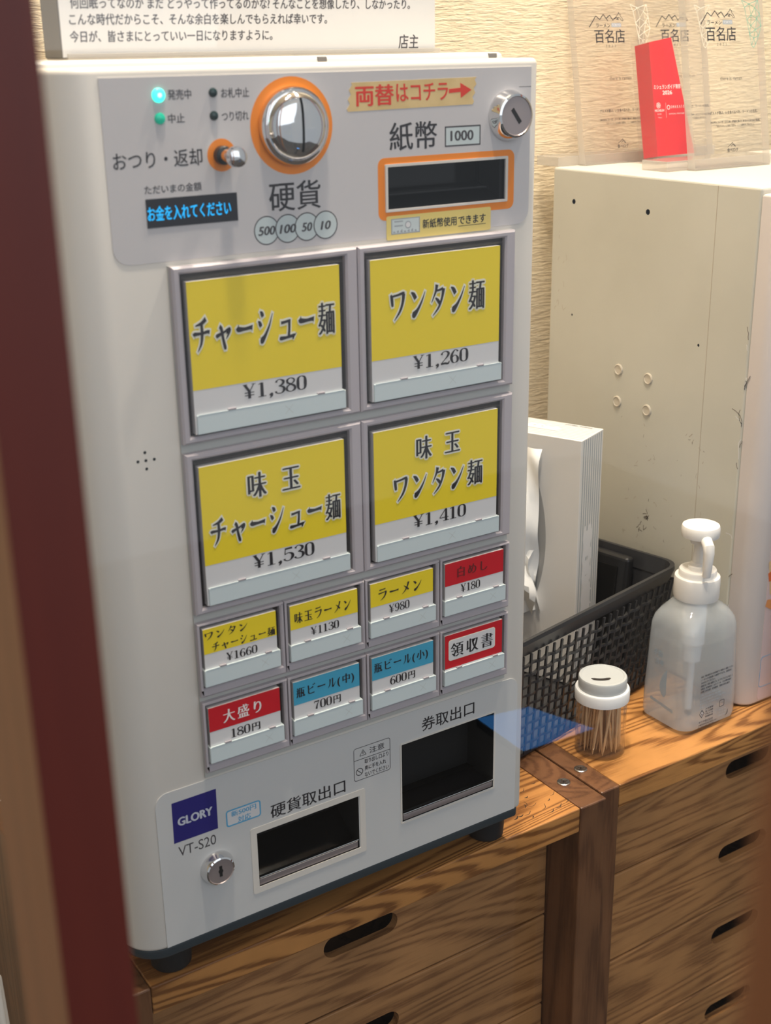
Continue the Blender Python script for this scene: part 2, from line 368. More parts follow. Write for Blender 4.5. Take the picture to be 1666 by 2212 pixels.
# ---------------------------------------------------------------- lettering
# brush lettering drawn stroke by stroke: (x, y, width) points in a unit square
ST = {
 'チ': [[(.80,.93,.12),(.55,.82,.09),(.18,.76,.03)],[(.04,.50,.06),(.12,.53,.09),(.5,.53,.065),(.85,.56,.08),(.97,.54,.10)],[(.54,.80,.10),(.54,.5,.11),(.46,.24,.08),(.24,.02,.02)]],
 'ャ': [[(.08,.36,.07),(.16,.40,.10),(.5,.47,.06),(.80,.55,.08),(.87,.53,.10),(.80,.42,.07),(.64,.28,.02)],[(.30,.66,.10),(.40,.58,.11),(.47,.3,.10),(.56,.04,.11),(.57,-.02,.05)]],
 'ー': [[(.04,.55,.06),(.12,.50,.13),(.5,.49,.085),(.86,.51,.10),(.96,.50,.15)]],
 'シ': [[(.20,.93,.03),(.30,.86,.12),(.36,.77,.10)],[(.06,.66,.03),(.16,.58,.12),(.23,.49,.10)],[(.14,.06,.06),(.24,.08,.16),(.45,.22,.10),(.72,.50,.06),(.93,.84,.02)]],
 'ュ': [[(.18,.52,.08),(.3,.52,.07),(.66,.55,.07),(.74,.53,.10)],[(.68,.54,.10),(.66,.3,.09),(.61,.10,.10)],[(.06,.08,.06),(.15,.06,.10),(.5,.07,.07),(.9,.10,.09),(.97,.08,.12)]],
 'ワ': [[(.10,.82,.06),(.15,.72,.11),(.19,.50,.10),(.20,.44,.05)],[(.13,.76,.06),(.5,.79,.06),(.82,.83,.08),(.90,.80,.12)],[(.88,.82,.13),(.82,.55,.10),(.64,.27,.08),(.30,.0,.02)]],
 'ン': [[(.08,.82,.03),(.24,.74,.12),(.37,.60,.12)],[(.14,.06,.06),(.24,.09,.17),(.48,.24,.10),(.74,.50,.06),(.95,.80,.02)]],
 'タ': [[(.44,.96,.13),(.36,.74,.08),(.10,.40,.02)],[(.36,.76,.05),(.6,.78,.06),(.82,.82,.08)],[(.86,.82,.13),(.76,.52,.09),(.54,.22,.07),(.18,-.02,.02)],[(.34,.54,.04),(.50,.45,.10),(.64,.32,.09)]],
 'ラ': [[(.18,.86,.05),(.25,.85,.09),(.6,.87,.06),(.82,.89,.10)],[(.08,.56,.05),(.16,.57,.09),(.6,.61,.06),(.84,.65,.08),(.92,.62,.12)],[(.89,.63,.12),(.78,.36,.09),(.58,.15,.07),(.28,-.02,.02)]],
 'メ': [[(.80,.94,.13),(.66,.58,.09),(.42,.26,.07),(.08,.02,.02)],[(.28,.70,.03),(.54,.52,.09),(.80,.30,.11)]],
 'ビ': [[(.18,.90,.11),(.20,.5,.09),(.20,.2,.10),(.28,.09,.09),(.52,.06,.07),(.80,.09,.09),(.88,.08,.12)],[(.76,.66,.11),(.50,.56,.06),(.22,.48,.04)],[(.72,.94,.04),(.80,.82,.09)],[(.88,.98,.04),(.96,.86,.09)]],
 'ル': [[(.30,.86,.11),(.30,.5,.08),(.22,.24,.06),(.02,.02,.02)],[(.60,.92,.11),(.60,.4,.09),(.60,.10,.11),(.66,.09,.10),(.82,.25,.05),(.98,.52,.015)]],
 '1': [[(.30,.97,.16),(.30,.03,.17)],[(.30,.97,.05),(.10,.86,.04)],[(.08,.02,.05),(.52,.02,.05)]],
 '2': [[(.08,.74,.14),(.14,.90,.07),(.34,.97,.06),(.52,.86,.14),(.50,.66,.13),(.30,.38,.06),(.06,.10,.05)],[(.03,.07,.14),(.30,.08,.15),(.50,.05,.13),(.58,.24,.03)]],
 '3': [[(.09,.80,.14),(.16,.93,.06),(.32,.97,.06),(.50,.84,.15),(.46,.64,.12),(.24,.53,.05)],[(.24,.53,.05),(.48,.44,.12),(.54,.24,.16),(.42,.05,.08),(.24,.02,.06),(.10,.08,.08),(.06,.19,.14)]],
 '4': [[(.44,.98,.06),(.02,.30,.05)],[(.02,.28,.06),(.62,.28,.06)],[(.45,.98,.13),(.45,.03,.16)],[(.26,.02,.05),(.64,.02,.05)]],
 '5': [[(.14,.92,.13),(.52,.93,.13)],[(.13,.97,.05),(.09,.50,.05)],[(.09,.50,.05),(.28,.60,.06),(.50,.50,.14),(.54,.28,.17),(.40,.06,.08),(.22,.02,.06),(.08,.10,.08),(.06,.20,.14)]],
 '6': [[(.52,.84,.14),(.44,.95,.06),(.30,.95,.07),(.14,.68,.15),(.10,.35,.16),(.20,.06,.09),(.32,.02,.05),(.48,.10,.11),(.52,.32,.15),(.42,.54,.07),(.28,.57,.05),(.14,.44,.07)]],
 '7': [[(.06,.72,.03),(.10,.92,.10),(.34,.90,.15),(.55,.95,.06)],[(.56,.96,.04),(.34,.5,.10),(.26,.03,.18)]],
 '8': [[(.30,.97,.05),(.12,.86,.11),(.12,.66,.12),(.30,.53,.11),(.50,.38,.14),(.52,.16,.13),(.30,.02,.05),(.08,.14,.11),(.10,.38,.10),(.30,.53,.06),(.48,.68,.09),(.48,.86,.09),(.30,.97,.05)]],
 '9': [[(.08,.16,.14),(.16,.05,.06),(.30,.05,.07),(.46,.32,.15),(.50,.65,.16),(.40,.94,.09),(.28,.98,.05),(.12,.90,.11),(.08,.68,.15),(.18,.46,.07),(.32,.43,.05),(.46,.56,.07)]],
 '0': [[(.30,.98,.05),(.12,.86,.12),(.09,.5,.17),(.12,.14,.12),(.30,.02,.05),(.48,.14,.12),(.51,.5,.17),(.48,.86,.12),(.30,.98,.05)]],
 '¥': [[(.10,.98,.15),(.34,.50,.14)],[(.60,.98,.05),(.36,.50,.05)],[(.34,.52,.15),(.34,.02,.15)],[(.08,.42,.06),(.60,.42,.06)],[(.08,.24,.06),(.60,.24,.06)],[(.0,.98,.04),(.24,.98,.04)],[(.48,.98,.04),(.70,.98,.04)]],
 ',': [[(.16,.12,.17),(.20,.06,.22),(.22,-.06,.12),(.12,-.18,.03)]],
}
ADV = {c: .62 for c in '0123456789'}; ADV.update({'¥': .74, ',': .40, '1': .60, ' ': .5, '(': .42, ')': .42})
def smooth_stroke(st, grow=0.0):
    P = [Vector(p) for p in st]; out = []
    for i in range(len(P) - 1):
        a, b, c, d = P[max(i - 1, 0)], P[i], P[i + 1], P[min(i + 2, len(P) - 1)]
        for k in range(6):
            t = k / 6
            out.append(.5 * ((2 * b) + (c - a) * t + (2 * a - 5 * b + 4 * c - d) * t * t + (3 * b - a - 3 * c + d) * t ** 3))
    out.append(P[-1])
    V = []; n = len(out)
    if grow:
        d0 = (out[0] - out[1]); d0.z = 0; d1 = (out[-1] - out[-2]); d1.z = 0
        e0 = out[0] + d0.normalized() * grow; e1 = out[-1] + d1.normalized() * grow
        out = [e0] + out + [e1]; n += 2
    for i in range(n):
        d = out[min(i + 1, n - 1)] - out[max(i - 1, 0)]; L = math.hypot(d.x, d.y) or 1
        wd = max(out[i].z, .0002) / 2 + grow
        V += [(out[i].x - d.y / L * wd, out[i].y + d.x / L * wd), (out[i].x + d.y / L * wd, out[i].y - d.x / L * wd)]
    return V, [(2 * i, 2 * i + 1, 2 * i + 3, 2 * i + 2) for i in range(n - 1)]
_tc = {}
def font_mesh(s, offset, shear):
    k = (s, offset, shear)
    if k in _tc: return _tc[k]
    cu = bpy.data.curves.new('lettering', 'FONT'); cu.body = s; cu.size = 1; cu.offset = offset; cu.shear = shear; cu.resolution_u = 3
    o = bpy.data.objects.new('lettering', cu); COL.objects.link(o)
    me = bpy.data.meshes.new_from_object(o.evaluated_get(bpy.context.evaluated_depsgraph_get()))
    r = ([(v.co.x, v.co.y) for v in me.vertices], [tuple(p.vertices) for p in me.polygons])
    bpy.data.objects.remove(o); bpy.data.curves.remove(cu); bpy.data.meshes.remove(me); _tc[k] = r
    return r
def run(s, style='g', bold=0.0, shear=0.0, grow=0.0):
    """lettering as (x, y, layer) points and faces; overlapping copies sit a few microns apart"""
    V = []; F = []
    def put(v, f, dx=0, dy=0, layer=0):
        b = len(V); V.extend((p[0] + dx, p[1] + dy, layer * 6e-6) for p in v); F.extend(tuple(b + k for k in q) for q in f)
    if style == 'g':
        v, f = font_mesh(s, 0.0, shear)
        steps = [0] if not bold else [-bold, -bold / 2, 0, bold / 2, bold]
        for i, d in enumerate(steps): put(v, f, d, 0, i)
        if bold:
            for i, d in enumerate((-.5, .5)): put(v, f, 0, bold * d, 5 + i)
        return V, F
    x = 0.0
    for ch in s:
        if ch in ST:
            heavy = 1.0 if ch in '0123456789¥,' else 1.30
            for i, st in enumerate(ST[ch]):
                kx = 1.0 if heavy == 1.0 else .80
                v, f = smooth_stroke([(.5 + (a - .5) * kx if kx < 1 else a, b, c * heavy * (.93 if kx < 1 else 1)) for a, b, c in st], grow); put(v, f, x, 0, i)
        elif ch != ' ':
            v, f = font_mesh(ch, -.014, 0.0)
            v = [(.5 + (p[0] - .5) * (.86 if ch not in '()' else 1), (p[1] + .06) * 1.06) for p in v]
            ds = [-.036, -.018, 0, .018, .036]
            if grow:
                for k in range(8):
                    for i, d in enumerate((-.028, .028)): put(v, f, x + d + grow * 1.2 * math.cos(k * PI / 4), grow * 1.2 * math.sin(k * PI / 4), k * 2 + i)
            else:
                for i, d in enumerate(ds): put(v, f, x + d, 0, i)
                for i, d in enumerate((-.008, .008)): put(v, f, x, d, 5 + i)
        x += ADV.get(ch, 1.0)
    return V, F
def FY(y):                      # a surface facing -y at depth y
    return lambda u, v, l: (u, y - l, v)

# ================================================================ the setting
WY = 0.345                       # back wall
mb = MB(); mb.box(-2.2, WY, -Z0, 2.6, WY + .1, 1.8, 'wallpaper'); mb.top('wall_back', kind='structure')
mb = MB(); mb.box(-2.2, -3.2, -Z0 - .05, 2.6, WY + .1, -Z0, 'floorm'); mb.top('floor', kind='structure')
mb = MB(); mb.box(-2.2, -.62, 1.74, 2.6, WY + .1, 1.82, 'ceilm'); mb.top('ceiling', kind='structure')
mb = MB(); mb.box(-2.3, -.5, -Z0, -2.2, WY + .1, 1.8, 'sidewall'); mb.top('wall_left', kind='structure')
mb = MB(); mb.box(2.6, -.5, -Z0, 2.7, WY + .1, 1.8, 'sidewall'); mb.top('wall_right', kind='structure')
# sliding lattice door the photograph looks through
door = thing('door_1', None, None, (0, -.33, -Z0), kind='structure')
mb = MB()
P = [(-.1745, -.353), (-.1745, -.313), (-.1915, -.313), (-.1915, -.353)]
V = [(x, y, z) for z in (-Z0, 1.2) for x, y in P]
mb.add(V, [(2, 3, 7, 6)], 'postside'); mb.add(V, [(0, 1, 5, 4), (1, 2, 6, 5), (3, 0, 4, 7), (4, 5, 6, 7), (3, 2, 1, 0)], 'post')
mb.part('lattice_bar', door, 'dark red-stained lattice bar with a brown side')
mb = MB(); mb.box(-.1752, -.577, -Z0, -.140, -.5326, 1.2, 'postside', .002); mb.part('lattice_bar', door, 'brown bar at the right edge, nearest the viewer')
mb = MB(); mb.add([(-.95, -.309, -Z0), (.95, -.309, -Z0), (.95, -.309, 1.2), (-.95, -.309, 1.2)], [(0, 1, 2, 3)], 'glass'); mb.part('glass_pane', door)
mb = MB()
mb.box(-.99, -.345, -Z0, -.95, -.285, 1.24, 'post'); mb.box(.95, -.345, -Z0, .99, -.285, 1.24, 'post'); mb.box(-.99, -.345, 1.2, .99, -.285, 1.24, 'post')
mb.part('door_frame', door)
# recessed lamps overhead
for i, (lx, ly, lp, ls) in enumerate(LAMPS):
    t = thing('ceiling_downlight', ['round ceiling downlight over the ticket machine', 'round ceiling downlight over the front of the cream steel cabinet', 'round ceiling downlight close to the wall above the acrylic trophies', 'round ceiling downlight over the gap between the machine and the steel cabinet'][i], 'ceiling light', (lx, ly, 1.74), group='ceiling downlights')
    mb = MB(); mb.lathe([(.075, 0), (.075, -.006), (.062, -.010), (.056, -.004), (.056, 0)], (lx, ly, 1.74), n=32, m='lidwhite', cap0=False, cap1=False); mb.part('trim_ring', t)
    mb = MB(); mb.lathe([(.052, -.001), (.052, -.004)], (lx, ly, 1.74), n=32, m='lampface', smooth=False); mb.part('lamp_face', t)

# ================================================================ wooden drawer cabinets
def stadium(xc, zc, w, h, y0, y1, m, n=10):
    c = MB(); r = h / 2; pts = []
    for k in range(n + 1): a = -PI / 2 + PI * k / n; pts.append((xc + w / 2 - r + r * math.cos(a), zc + r * math.sin(a)))
    for k in range(n + 1): a = PI / 2 + PI * k / n; pts.append((xc - w / 2 + r + r * math.cos(a), zc + r * math.sin(a)))
    c.loft([[(p[0], y1, p[1]) for p in pts], [(p[0], y0, p[1]) for p in pts]], m); return c
def drawer_cabinet(name, label, xl, xr, yf, thl, thr, topm, drm, seed, ydr, slots):
    yb = WY - .012
    t = thing(name, label, 'drawer cabinet', ((xl + xr) / 2, (yf + yb) / 2, -Z0))
    mb = MB(); mb.box(xl + thl + .0004, yf, -.0205, xr - thr - .0004, yb, 0, topm, .0009)
    if seed == 0:                                   # worn black scuffs on the board beside the machine
        sr = random.Random(9)
        for k in range(26):
            px, py = sr.uniform(.248, .298), sr.uniform(.014, .060); a = sr.uniform(-.5, .9); L = sr.uniform(.002, .009)
            v, f = smooth_stroke([(px, py, .0003), (px + L * .5 * math.cos(a), py + L * .5 * math.sin(a), sr.uniform(.0004, .0012)), (px + L * math.cos(a + .4), py + L * math.sin(a + .4), .0003)])
            mb.add([(p[0], p[1], .00004 + k * 2e-6) for p in v], f, 'grain_stain')
    mb.part('top_board', t, 'golden oak top board')
    for side, (a, b2) in (('l', (xl, xl + thl)), ('r', (xr - thr, xr))):
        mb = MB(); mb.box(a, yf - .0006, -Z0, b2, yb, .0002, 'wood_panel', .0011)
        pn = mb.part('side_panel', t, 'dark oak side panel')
        for fy in (.034, .26):
            mb = MB(); cx, cy = (a + b2) / 2, yf + fy
            mb.lathe([(.0052, -.0006), (.0052, .0007), (.0044, .0011), (.0012, .0008)], (cx, cy, 0.0002), n=20, m='steel')
            for k in range(2): mb.box(cx - (.0034 if k else .0006), cy - (.0006 if k else .0034), .0008, cx + (.0034 if k else .0006), cy + (.0006 if k else .0034), .00135, 'grain_stain')
            mb.part('screw', pn, 'steel cross-head screw')
    mb = MB(); mb.box(xl + thl, yb - .012, -Z0 + .03, xr - thr, yb - .002, -.021, 'wood_panel'); mb.part('back_panel', t)
    mb = MB(); mb.box(xl + thl, ydr + .006, -Z0, xr - thr, ydr + .020, -Z0 + .04, 'wood_panel'); mb.part('plinth', t)
    za = -.0225
    for i, zb in enumerate(slots):
        z1, z0 = za - .0006, zb + .0012
        xa, xb = xl + thl + .001, xr - thr - .001
        mb = MB(); mb.box(xa, ydr, z0, xb, ydr + .0065, z1, drm, .0012)
        xm = (xl + thl + xr - thr) / 2 - (.0005 if xl < .2 else 0)
        mb = carve(mb, [stadium(xm, z1 - .0370 if i == 0 else z1 - .0315, .062, .0175, ydr - .01, ydr + .03, drm)])
        mb.box(xa + .012, ydr + .0065, z0 + .004, xb - .012, ydr + .26, z0 + .010, 'wood_panel'); mb.box(xa + .012, ydr + .25, z0 + .01, xb - .012, ydr + .26, z1 - .02, 'wood_panel')
        mb.box(xa + .012, ydr + .0065, z0 + .01, xa + .020, ydr + .25, z1 - .012, 'wood_panel'); mb.box(xb - .020, ydr + .0065, z0 + .01, xb - .012, ydr + .25, z1 - .012, 'wood_panel')
        mb.part('drawer', t)
        za = zb
    return t
DZ = [-.1165, -.204, -.2915, -.379, -.4665, -.554, -.6415, -.74]
drawer_cabinet('drawer_cabinet', 'oak drawer cabinet carrying the ticket machine, with black slot grips', -.066, .3268, .0074, .024, .0252, 'wood_top', 'wood_drawer', 0, .0425, DZ)
drawer_cabinet('drawer_cabinet', 'oak drawer cabinet under the sanitizer bottle and the toothpick jar', .3284, .7428, .0145, .0185, .0185, 'wood_top2', 'wood_drawer2', 3, .0470, [z + .002 for z in DZ])

# ================================================================ ticket vending machine
vm = thing('ticket_machine', 'white desktop ticket vending machine with yellow, red and blue menu buttons', 'ticket machine', (.095, .09, 0))
def plan_prism(mb, poly, z0, z1, r, m, seg=4):
    n = len(poly)
    def off(d):
        out = []
        for k in range(n):
            a, b2, c = Vector(poly[k - 1]), Vector(poly[k]), Vector(poly[(k + 1) % n])
            e1, e2 = (b2 - a).normalized(), (c - b2).normalized(); nn = Vector((-(e1.y + e2.y), e1.x + e2.x)); nn.normalize()
            out.append(b2 + nn * d / max(.5, abs(nn.dot(Vector((-e1.y, e1.x))))))
        return out
    rings = []
    for k in range(seg + 1):
        a = PI / 2 * k / seg; rings.append([(p.x, p.y, z0 + r - r * math.sin(PI / 2 - a)) for p in off(r - r * math.cos(PI / 2 - a))])
    for k in range(seg + 1):
        a = PI / 2 * k / seg; rings.append([(p.x, p.y, z1 - r + r * math.sin(a)) for p in off(r - r * math.cos(a))])
    mb.loft(rings, m, True)
def arc(cx, cy, r, a0, a1, n): return [(cx + r * math.cos(a0 + (a1 - a0) * k / n), cy + r * math.sin(a0 + (a1 - a0) * k / n)) for k in range(n + 1)]
RL = .021
poly = arc(-.0515 + RL, RL, RL, PI, 1.5 * PI, 14) + arc(.2385 - .004, .004, .004, 1.5 * PI, 2 * PI, 5) + [(.2385, .0300), (-.0515, .0300)]
mb = MB(); plan_prism(mb, poly, .0285, .5268, .0032, 'shell')
cs = []
def cutbox(x0, z0, x1, z1, d, m, y0=-.05):
    c = MB(); c.box(x0, y0, z0, x1, d, z1, m); return c
cs.append(cutbox(.1326, .4492, .2146, .4726, .024, 'blackgloss'))
cs.append(cutbox(.0312, .0468, .1040, .0878, .0288, 'blackhole'))
cs.append(cutbox(.1372, .0545, .2122, .1122, .0288, 'blackhole'))
mb = carve(mb, cs)
for hx, hz in ((-.0197, .3332), (-.0199, .3376), (-.0196, .3286), (-.0241, .3333), (-.0150, .3331)):
    mb.slab(circ(hx, hz, .00085, 12), 0, .00006, 'blackhole')
cover = mb.part('front_cover', vm)
mb = MB(); mb.box(-.0480, .0302, .0290, .2365, .176, .5300, 'shell', .003, 3)
for hx in (.112, .228): mb.box(hx - .003, .0298, .5268, hx + .003, .034, .5296, 'boardside', .0005)
mb.part('body', vm)
mb = MB(); plan_prism(mb, [(x + (.0015 if x < .1 else -.0015), y + .0012 if y < .02 else y) for x, y in arc(-.0515 + RL, RL, RL, PI, 1.5 * PI, 14) + arc(.2385 - .004, .004, .004, 1.5 * PI, 2 * PI, 5) + [(.2385, .174), (-.0515, .174)]], .0220, .0288, .001, 'slate', 2)
mb.part('base_plate', vm, 'dark slate base plate')
for fx, fy in ((.2243, .0225), (-.0210, .0235), (.2243, .150), (-.0290, .150)):
    mb = MB(); mb.lathe([(.0118, 0), (.0126, .001), (.0140, .0215)], (fx, fy, .0003), n=32, m='rubber'); mb.part('foot', vm, 'black rubber foot')

# instruction plates: film panels with their printing
mb = MB(); mb.slab(rrect(-.0278, .4343, .2323, .5221, .0085, 6, (1, 1, 0, 0)), 0, .0005, 'plate')
F = FY(-.0005)
def outline(x0, z0, x1, z1, r, wd, m, y=-.0005, t=.00005):
    mb.ringslab(rrect(x0, z0, x1, z1, r, 5), rrect(x0 + wd, z0 + wd, x1 - wd, z1 - wd, max(r - wd, .0001), 5), y, t, m)
for s, x0, x1, zc, h, bd, mm in (('発売中', .0067, .0192, .5137, .0048, .02, 'grey_ink'), ('中止', .0061, .0149, .5027, .0045, .02, 'grey_ink'), ('お札中止', .0353, .0509, .5136, .0047, .02, 'grey_ink'),
        ('つり切れ', .0350, .0500, .5025, .0046, .02, 'grey_ink'), ('おつり・返却', -.0240, .0231, .4840, .0083, .012, 'ink'), ('ただいまの金額', -.0090, .0216, .4698, .0042, .02, 'grey_ink'),
        ('硬貨', .0594, .0905, .4614, .0150, .012, 'ink'), ('紙幣', .1345, .1661, .4880, .0148, .012, 'ink'), ('1000', .1752, .1913, .4866, .0056, .03, 'grey_ink')):
    mb.text(s, F, x0, x1, zc, h, mm, 'g', bd)
outline(.1714, .4809, .1963, .4919, .0003, .0008, 'grey_ink'); mb.slab(rrect(.1722, .4817, .1955, .4911, .0002), -.0005, .00002, 'coin')
for k, (cx, s) in enumerate(((.0572, '500'), (.0697, '100'), (.0813, '50'), (.0928, '10'))):
    mb.slab(circ(cx, .4448, .0075), -.0005, .00003 + .00004 * k, 'grey_ink'); mb.slab(circ(cx, .4448, .0069), -.0005, .00005 + .00004 * k, 'coin')
    wd = .0102 if len(s) == 3 else .0066
    mb.text(s, FY(-.00056 - .00004 * k), cx - wd / 2, cx + wd / 2, .4447, .0047, 'grey_ink', 'g', .035, .2)
mb.ringslab(circ(.0338, .4841, .0080), circ(.0338, .4841, .0040), -.0005, .00005, 'orange')
mb.ringslab(circ(.0747, .4964, .0242, 48), circ(.0747, .4964, .0150, 48), -.0005, .00005, 'orange')
mb.ringslab(rrect(.1267, .4438, .2209, .4772, .0042, 5), rrect(.1312, .4481, .2162, .4738, .0005, 5), -.0005, .00006, 'orange')
mb.slab([(.2235, .5112), (.2323, .5112), (.2323, .5115), (.2235, .5115)], -.0005, .00003, 'boardside')
# panel film must not cover the bill opening: cut it
mb = carve(mb, [cutbox(.1330, .4496, .2142, .4722, .02, 'blackgloss')])
mb.part('upper_panel', vm, 'lilac grey printed panel')
mb = MB(); zt, = (.1345,)
mb.slab([(-.0318, .0302), (.2316, .0302)] + [(.2323, .124)] + arc(.2323 - .008, .1335 - .008, .008, 0, PI / 2, 6)[:] + arc(-.0318 + .008, .1345 - .008, .008, PI / 2, PI, 6), 0, .0005, 'plate2')
mb = carve(mb, [cutbox(.0312, .0468, .1040, .0878, .02, 'blackhole'), cutbox(.1372, .0545, .2122, .1122, .02, 'blackhole')])
outline(.0268, .0437, .1089, .0906, .0015, .0042, 'shell', -.0005, .0004)
outline(.1362, .0530, .2134, .1132, .0012, .0010, 'shell', -.0005, .0004)
mb.slab([(-.0222, .0996), (.0061, .0996), (.0064, .1266), (-.0219, .1266)], -.0005, .00006, 'navy')
mb.text('GLORY', FY(-.00058), -.0190, .0034, .1130, .0058, 'lightlogo', 'g', .05)
mb.text('VT-S20', F, -.0199, .0043, .0930, .0068, 'grey_ink')
mb.slab(rrect(.0116, .0977, .0349, .1090, .0020), -.0005, .00004, 'white'); outline(.0116, .0977, .0349, .1090, .0020, .0009, 'skyblue', -.0005, .00009)
mb.text('新500円', FY(-.00055), .0150, .0318, .1057, .0038, 'skyblue', 'g', .02); mb.text('対応', FY(-.00055), .0192, .0280, .1006, .0040, 'skyblue', 'g', .02)
mb.text('硬貨取出口', F, .0413, .0946, .0975, .0098, 'ink', 'g', .012)
mb.text('券取出口', F, .1532, .1957, .1215, .0098, 'ink', 'g', .012)
outline(.1012, .0973, .1287, .1209, .0018, .0004, 'grey_ink'); mb.slab([(.1012, .1120), (.1287, .1120), (.1287, .1124), (.1012, .1124)], -.0005, .00005, 'grey_ink')
mb.text('注意', F, .1130, .1242, .1165, .0044, 'grey_ink', 'g', .01)
for a, b2 in (((.1058, .1146), (.1105, .1146)), ((.1105, .1146), (.10815, .1187)), ((.10815, .1187), (.1058, .1146))):
    v, f = stroke2d([a, b2], .0004); mb.add([F(p[0], p[1], .00005) for p in v], f, 'grey_ink')
mb.slab([(.1079, .1155), (.1084, .1155), (.1085, .1174), (.1078, .1174)], -.0005, .00005, 'grey_ink')
mb.ringslab(circ(.1053, .1035, .0027), circ(.1053, .1035, .0022), -.0005, .00005, 'grey_ink')
v, f = stroke2d([(.1034, .1053), (.1072, .1017)], .0005); mb.add([F(p[0], p[1], .00005) for p in v], f, 'grey_ink')
for s, x1, zc in (('取り出し口より', .1272, .1097), ('奥に手を入れ', .1253, .1048), ('ないでください', .1273, .1001)): mb.text(s, F, .1092, x1, zc, .0034, 'grey_ink', 'g', .025)
mb.part('lower_panel', vm, 'grey-white printed panel')

# lamps, lever, coin knob, locks
for lx, lz, r, kind in ((.0019, .5136, .0034, 'on'), (.0018, .5029, .0028, 'dim'), (.0309, .5140, .0023, 'off'), (.0307, .5031, .0023, 'off')):
    mb = MB(); mb.lathe([(r, -.0005), (r, -.0009), (r * .8, -.0018), (r * .4, -.0023), (.0001, -.0024)], (lx, 0, lz), 'y', 24, {'on': 'ledon', 'dim': 'leddim', 'off': 'ledoff'}[kind])
    if kind == 'on': mb.lathe([(r * .42, -.0022), (.0001, -.0027)], (lx, 0, lz), 'y', 16, 'ledcore')
    mb.part('indicator_lamp', vm, {'on': 'brightly lit green lamp', 'dim': 'dull green lamp', 'off': 'dark unlit lamp'}[kind])
mb = MB(); mb.lathe([(.0046, -.0005), (.0046, -.0040), (.0040, -.0045)], (.0338, 0, .4841), 'y', 24, 'black')
mb.lathe([(.0033, -.004), (.0033, -.0120), (.0040, -.0126), (.0050, -.0142), (.0053, -.0168), (.0047, -.0192), (.0028, -.0204), (.0001, -.0207)], (.0338, 0, .4841), 'y', 28, 'chrome')
mb.part('return_lever', vm, 'chrome return lever')
mb = MB(); mb.lathe([(.0192, -.0006), (.0197, -.0014), (.0197, -.0035), (.0191, -.0054), (.0176, -.0066), (.0170, -.0067), (.0160, -.0086), (.0141, -.0103), (.0108, -.0116), (.0065, -.0123), (.0001, -.0125)], (.0747, 0, .4964), 'y', 56, 'chrome')
mb = carve(mb, [cutbox(.0740, .4838, .0754, .5105, -.002, 'blackhole')]); mb.part('coin_knob', vm, 'domed chrome coin slot')
def cam_lock(name, cx, cz, r, d, slot_dir):
    mb = MB(); mb.lathe([(r, -.0005), (r, -.0014), (r * .97, -.0022), (r * .90, -d * .72), (r * .84, -d), (r * .76, -d - .0006)], (cx, 0, cz), 'y', 40, 'chrome', cap1=False)
    mb.lathe([(r * .76, -d - .0006), (r * .73, -d - .0001), (.0001, -d - .0001)], (cx, 0, cz), 'y', 40, 'darksteel', True, False)
    a = slot_dir; u = Vector((math.cos(a), math.sin(a))); q = Vector((-u.y, u.x)); L, wd = r * .34, r * .085
    pts = [Vector((cx, cz)) + u * L + q * wd, Vector((cx, cz)) - u * L + q * wd, Vector((cx, cz)) - u * L - q * wd, Vector((cx, cz)) + u * L - q * wd]
    mb.slab([tuple(p) for p in pts], -d - .0001, .00012, 'blackhole'); mb.slab(circ(cx, cz, r * .14, 16), -d - .0001, .00014, 'blackhole') if name == 'k' else None
    mb.part('lock', vm, 'chrome cam lock')
cam_lock('s', .2160, .4960, .0142, .0078, math.radians(-52)); cam_lock('k', .0036, .0735, .0109, .0058, PI / 2)

# display, masking tape, stickers
mb = MB(); mb.box(-.0089, -.0010, .4514, .0408, .0, .4654, 'vfd')
mb.text('お金を入れてください', FY(-.0011), -.0086, .0370, .4583, .0072, 'vfdtext', 'g', .02); mb.part('display', vm, 'black display glowing blue')
mb = MB(); tp = [(.1087, .5020)]
for k in range(6): tp.append((.1087 + .0008 * ((k % 2) * 2 - 1) + .0004 * k, .5033 + .0024 * k))
tp += [(.1109, .5165), (.1930, .5174)]
for k in range(6): tp.append((.1926 + .0008 * ((k % 2) * 2 - 1) - .0004 * k, .5160 - .0023 * k))
tp += [(.1905, .5030)]
mb.slab(tp, -.0005, .00012, 'tape'); Ft = FY(-.00063)
mb.text('両替', Ft, .1132, .1378, .5098, .0108, 'marker', 'g', .03); mb.text('はコチラ', Ft, .1392, .1735, .5106, .0092, 'marker', 'g', .022, -.06)
mb.slab([(.1740, .5094), (.1820, .5098), (.1822, .5066), (.1895, .5108), (.1818, .5146), (.1819, .5120), (.1740, .5116)], -.00063, .00006, 'marker')
mb.part('tape_label', vm, 'strip of masking tape with red handwriting')
mb = MB(); mb.slab(rrect(.1317, .4329, .2040, .4460, .0012), -.0005, .0003, 'sticker'); Fs = FY(-.0008)
mb.slab([(.1347, .4358), (.1540, .4358), (.1540, .4444), (.1347, .4444)], -.0008, .00004, 'stripe'); mb.slab([(.1354, .4364), (.1533, .4364), (.1533, .4438), (.1354, .4438)], -.0008, .00006, 'coin')
mb.slab(circ(.1460, .4405, .0021, 16), -.0008, .00008, 'stripe'); mb.slab(circ(.1460, .4405, .0015, 16), -.0008, .0001, 'white')
for zz in (.4424, .4400): mb.slab([(.1368, zz), (.1425, zz), (.1425, zz + .0007), (.1368, zz + .0007)], -.0008, .00008, 'stripe')
for k in range(7): mb.slab([(.136 + .0024 * k, .4366), (.1375 + .0024 * k, .4366), (.1372 + .0024 * k, .4366 + .0009 + .0005 * (k % 3)), (.136 + .0024 * k, .4375)], -.0008, .00008, 'stripe')
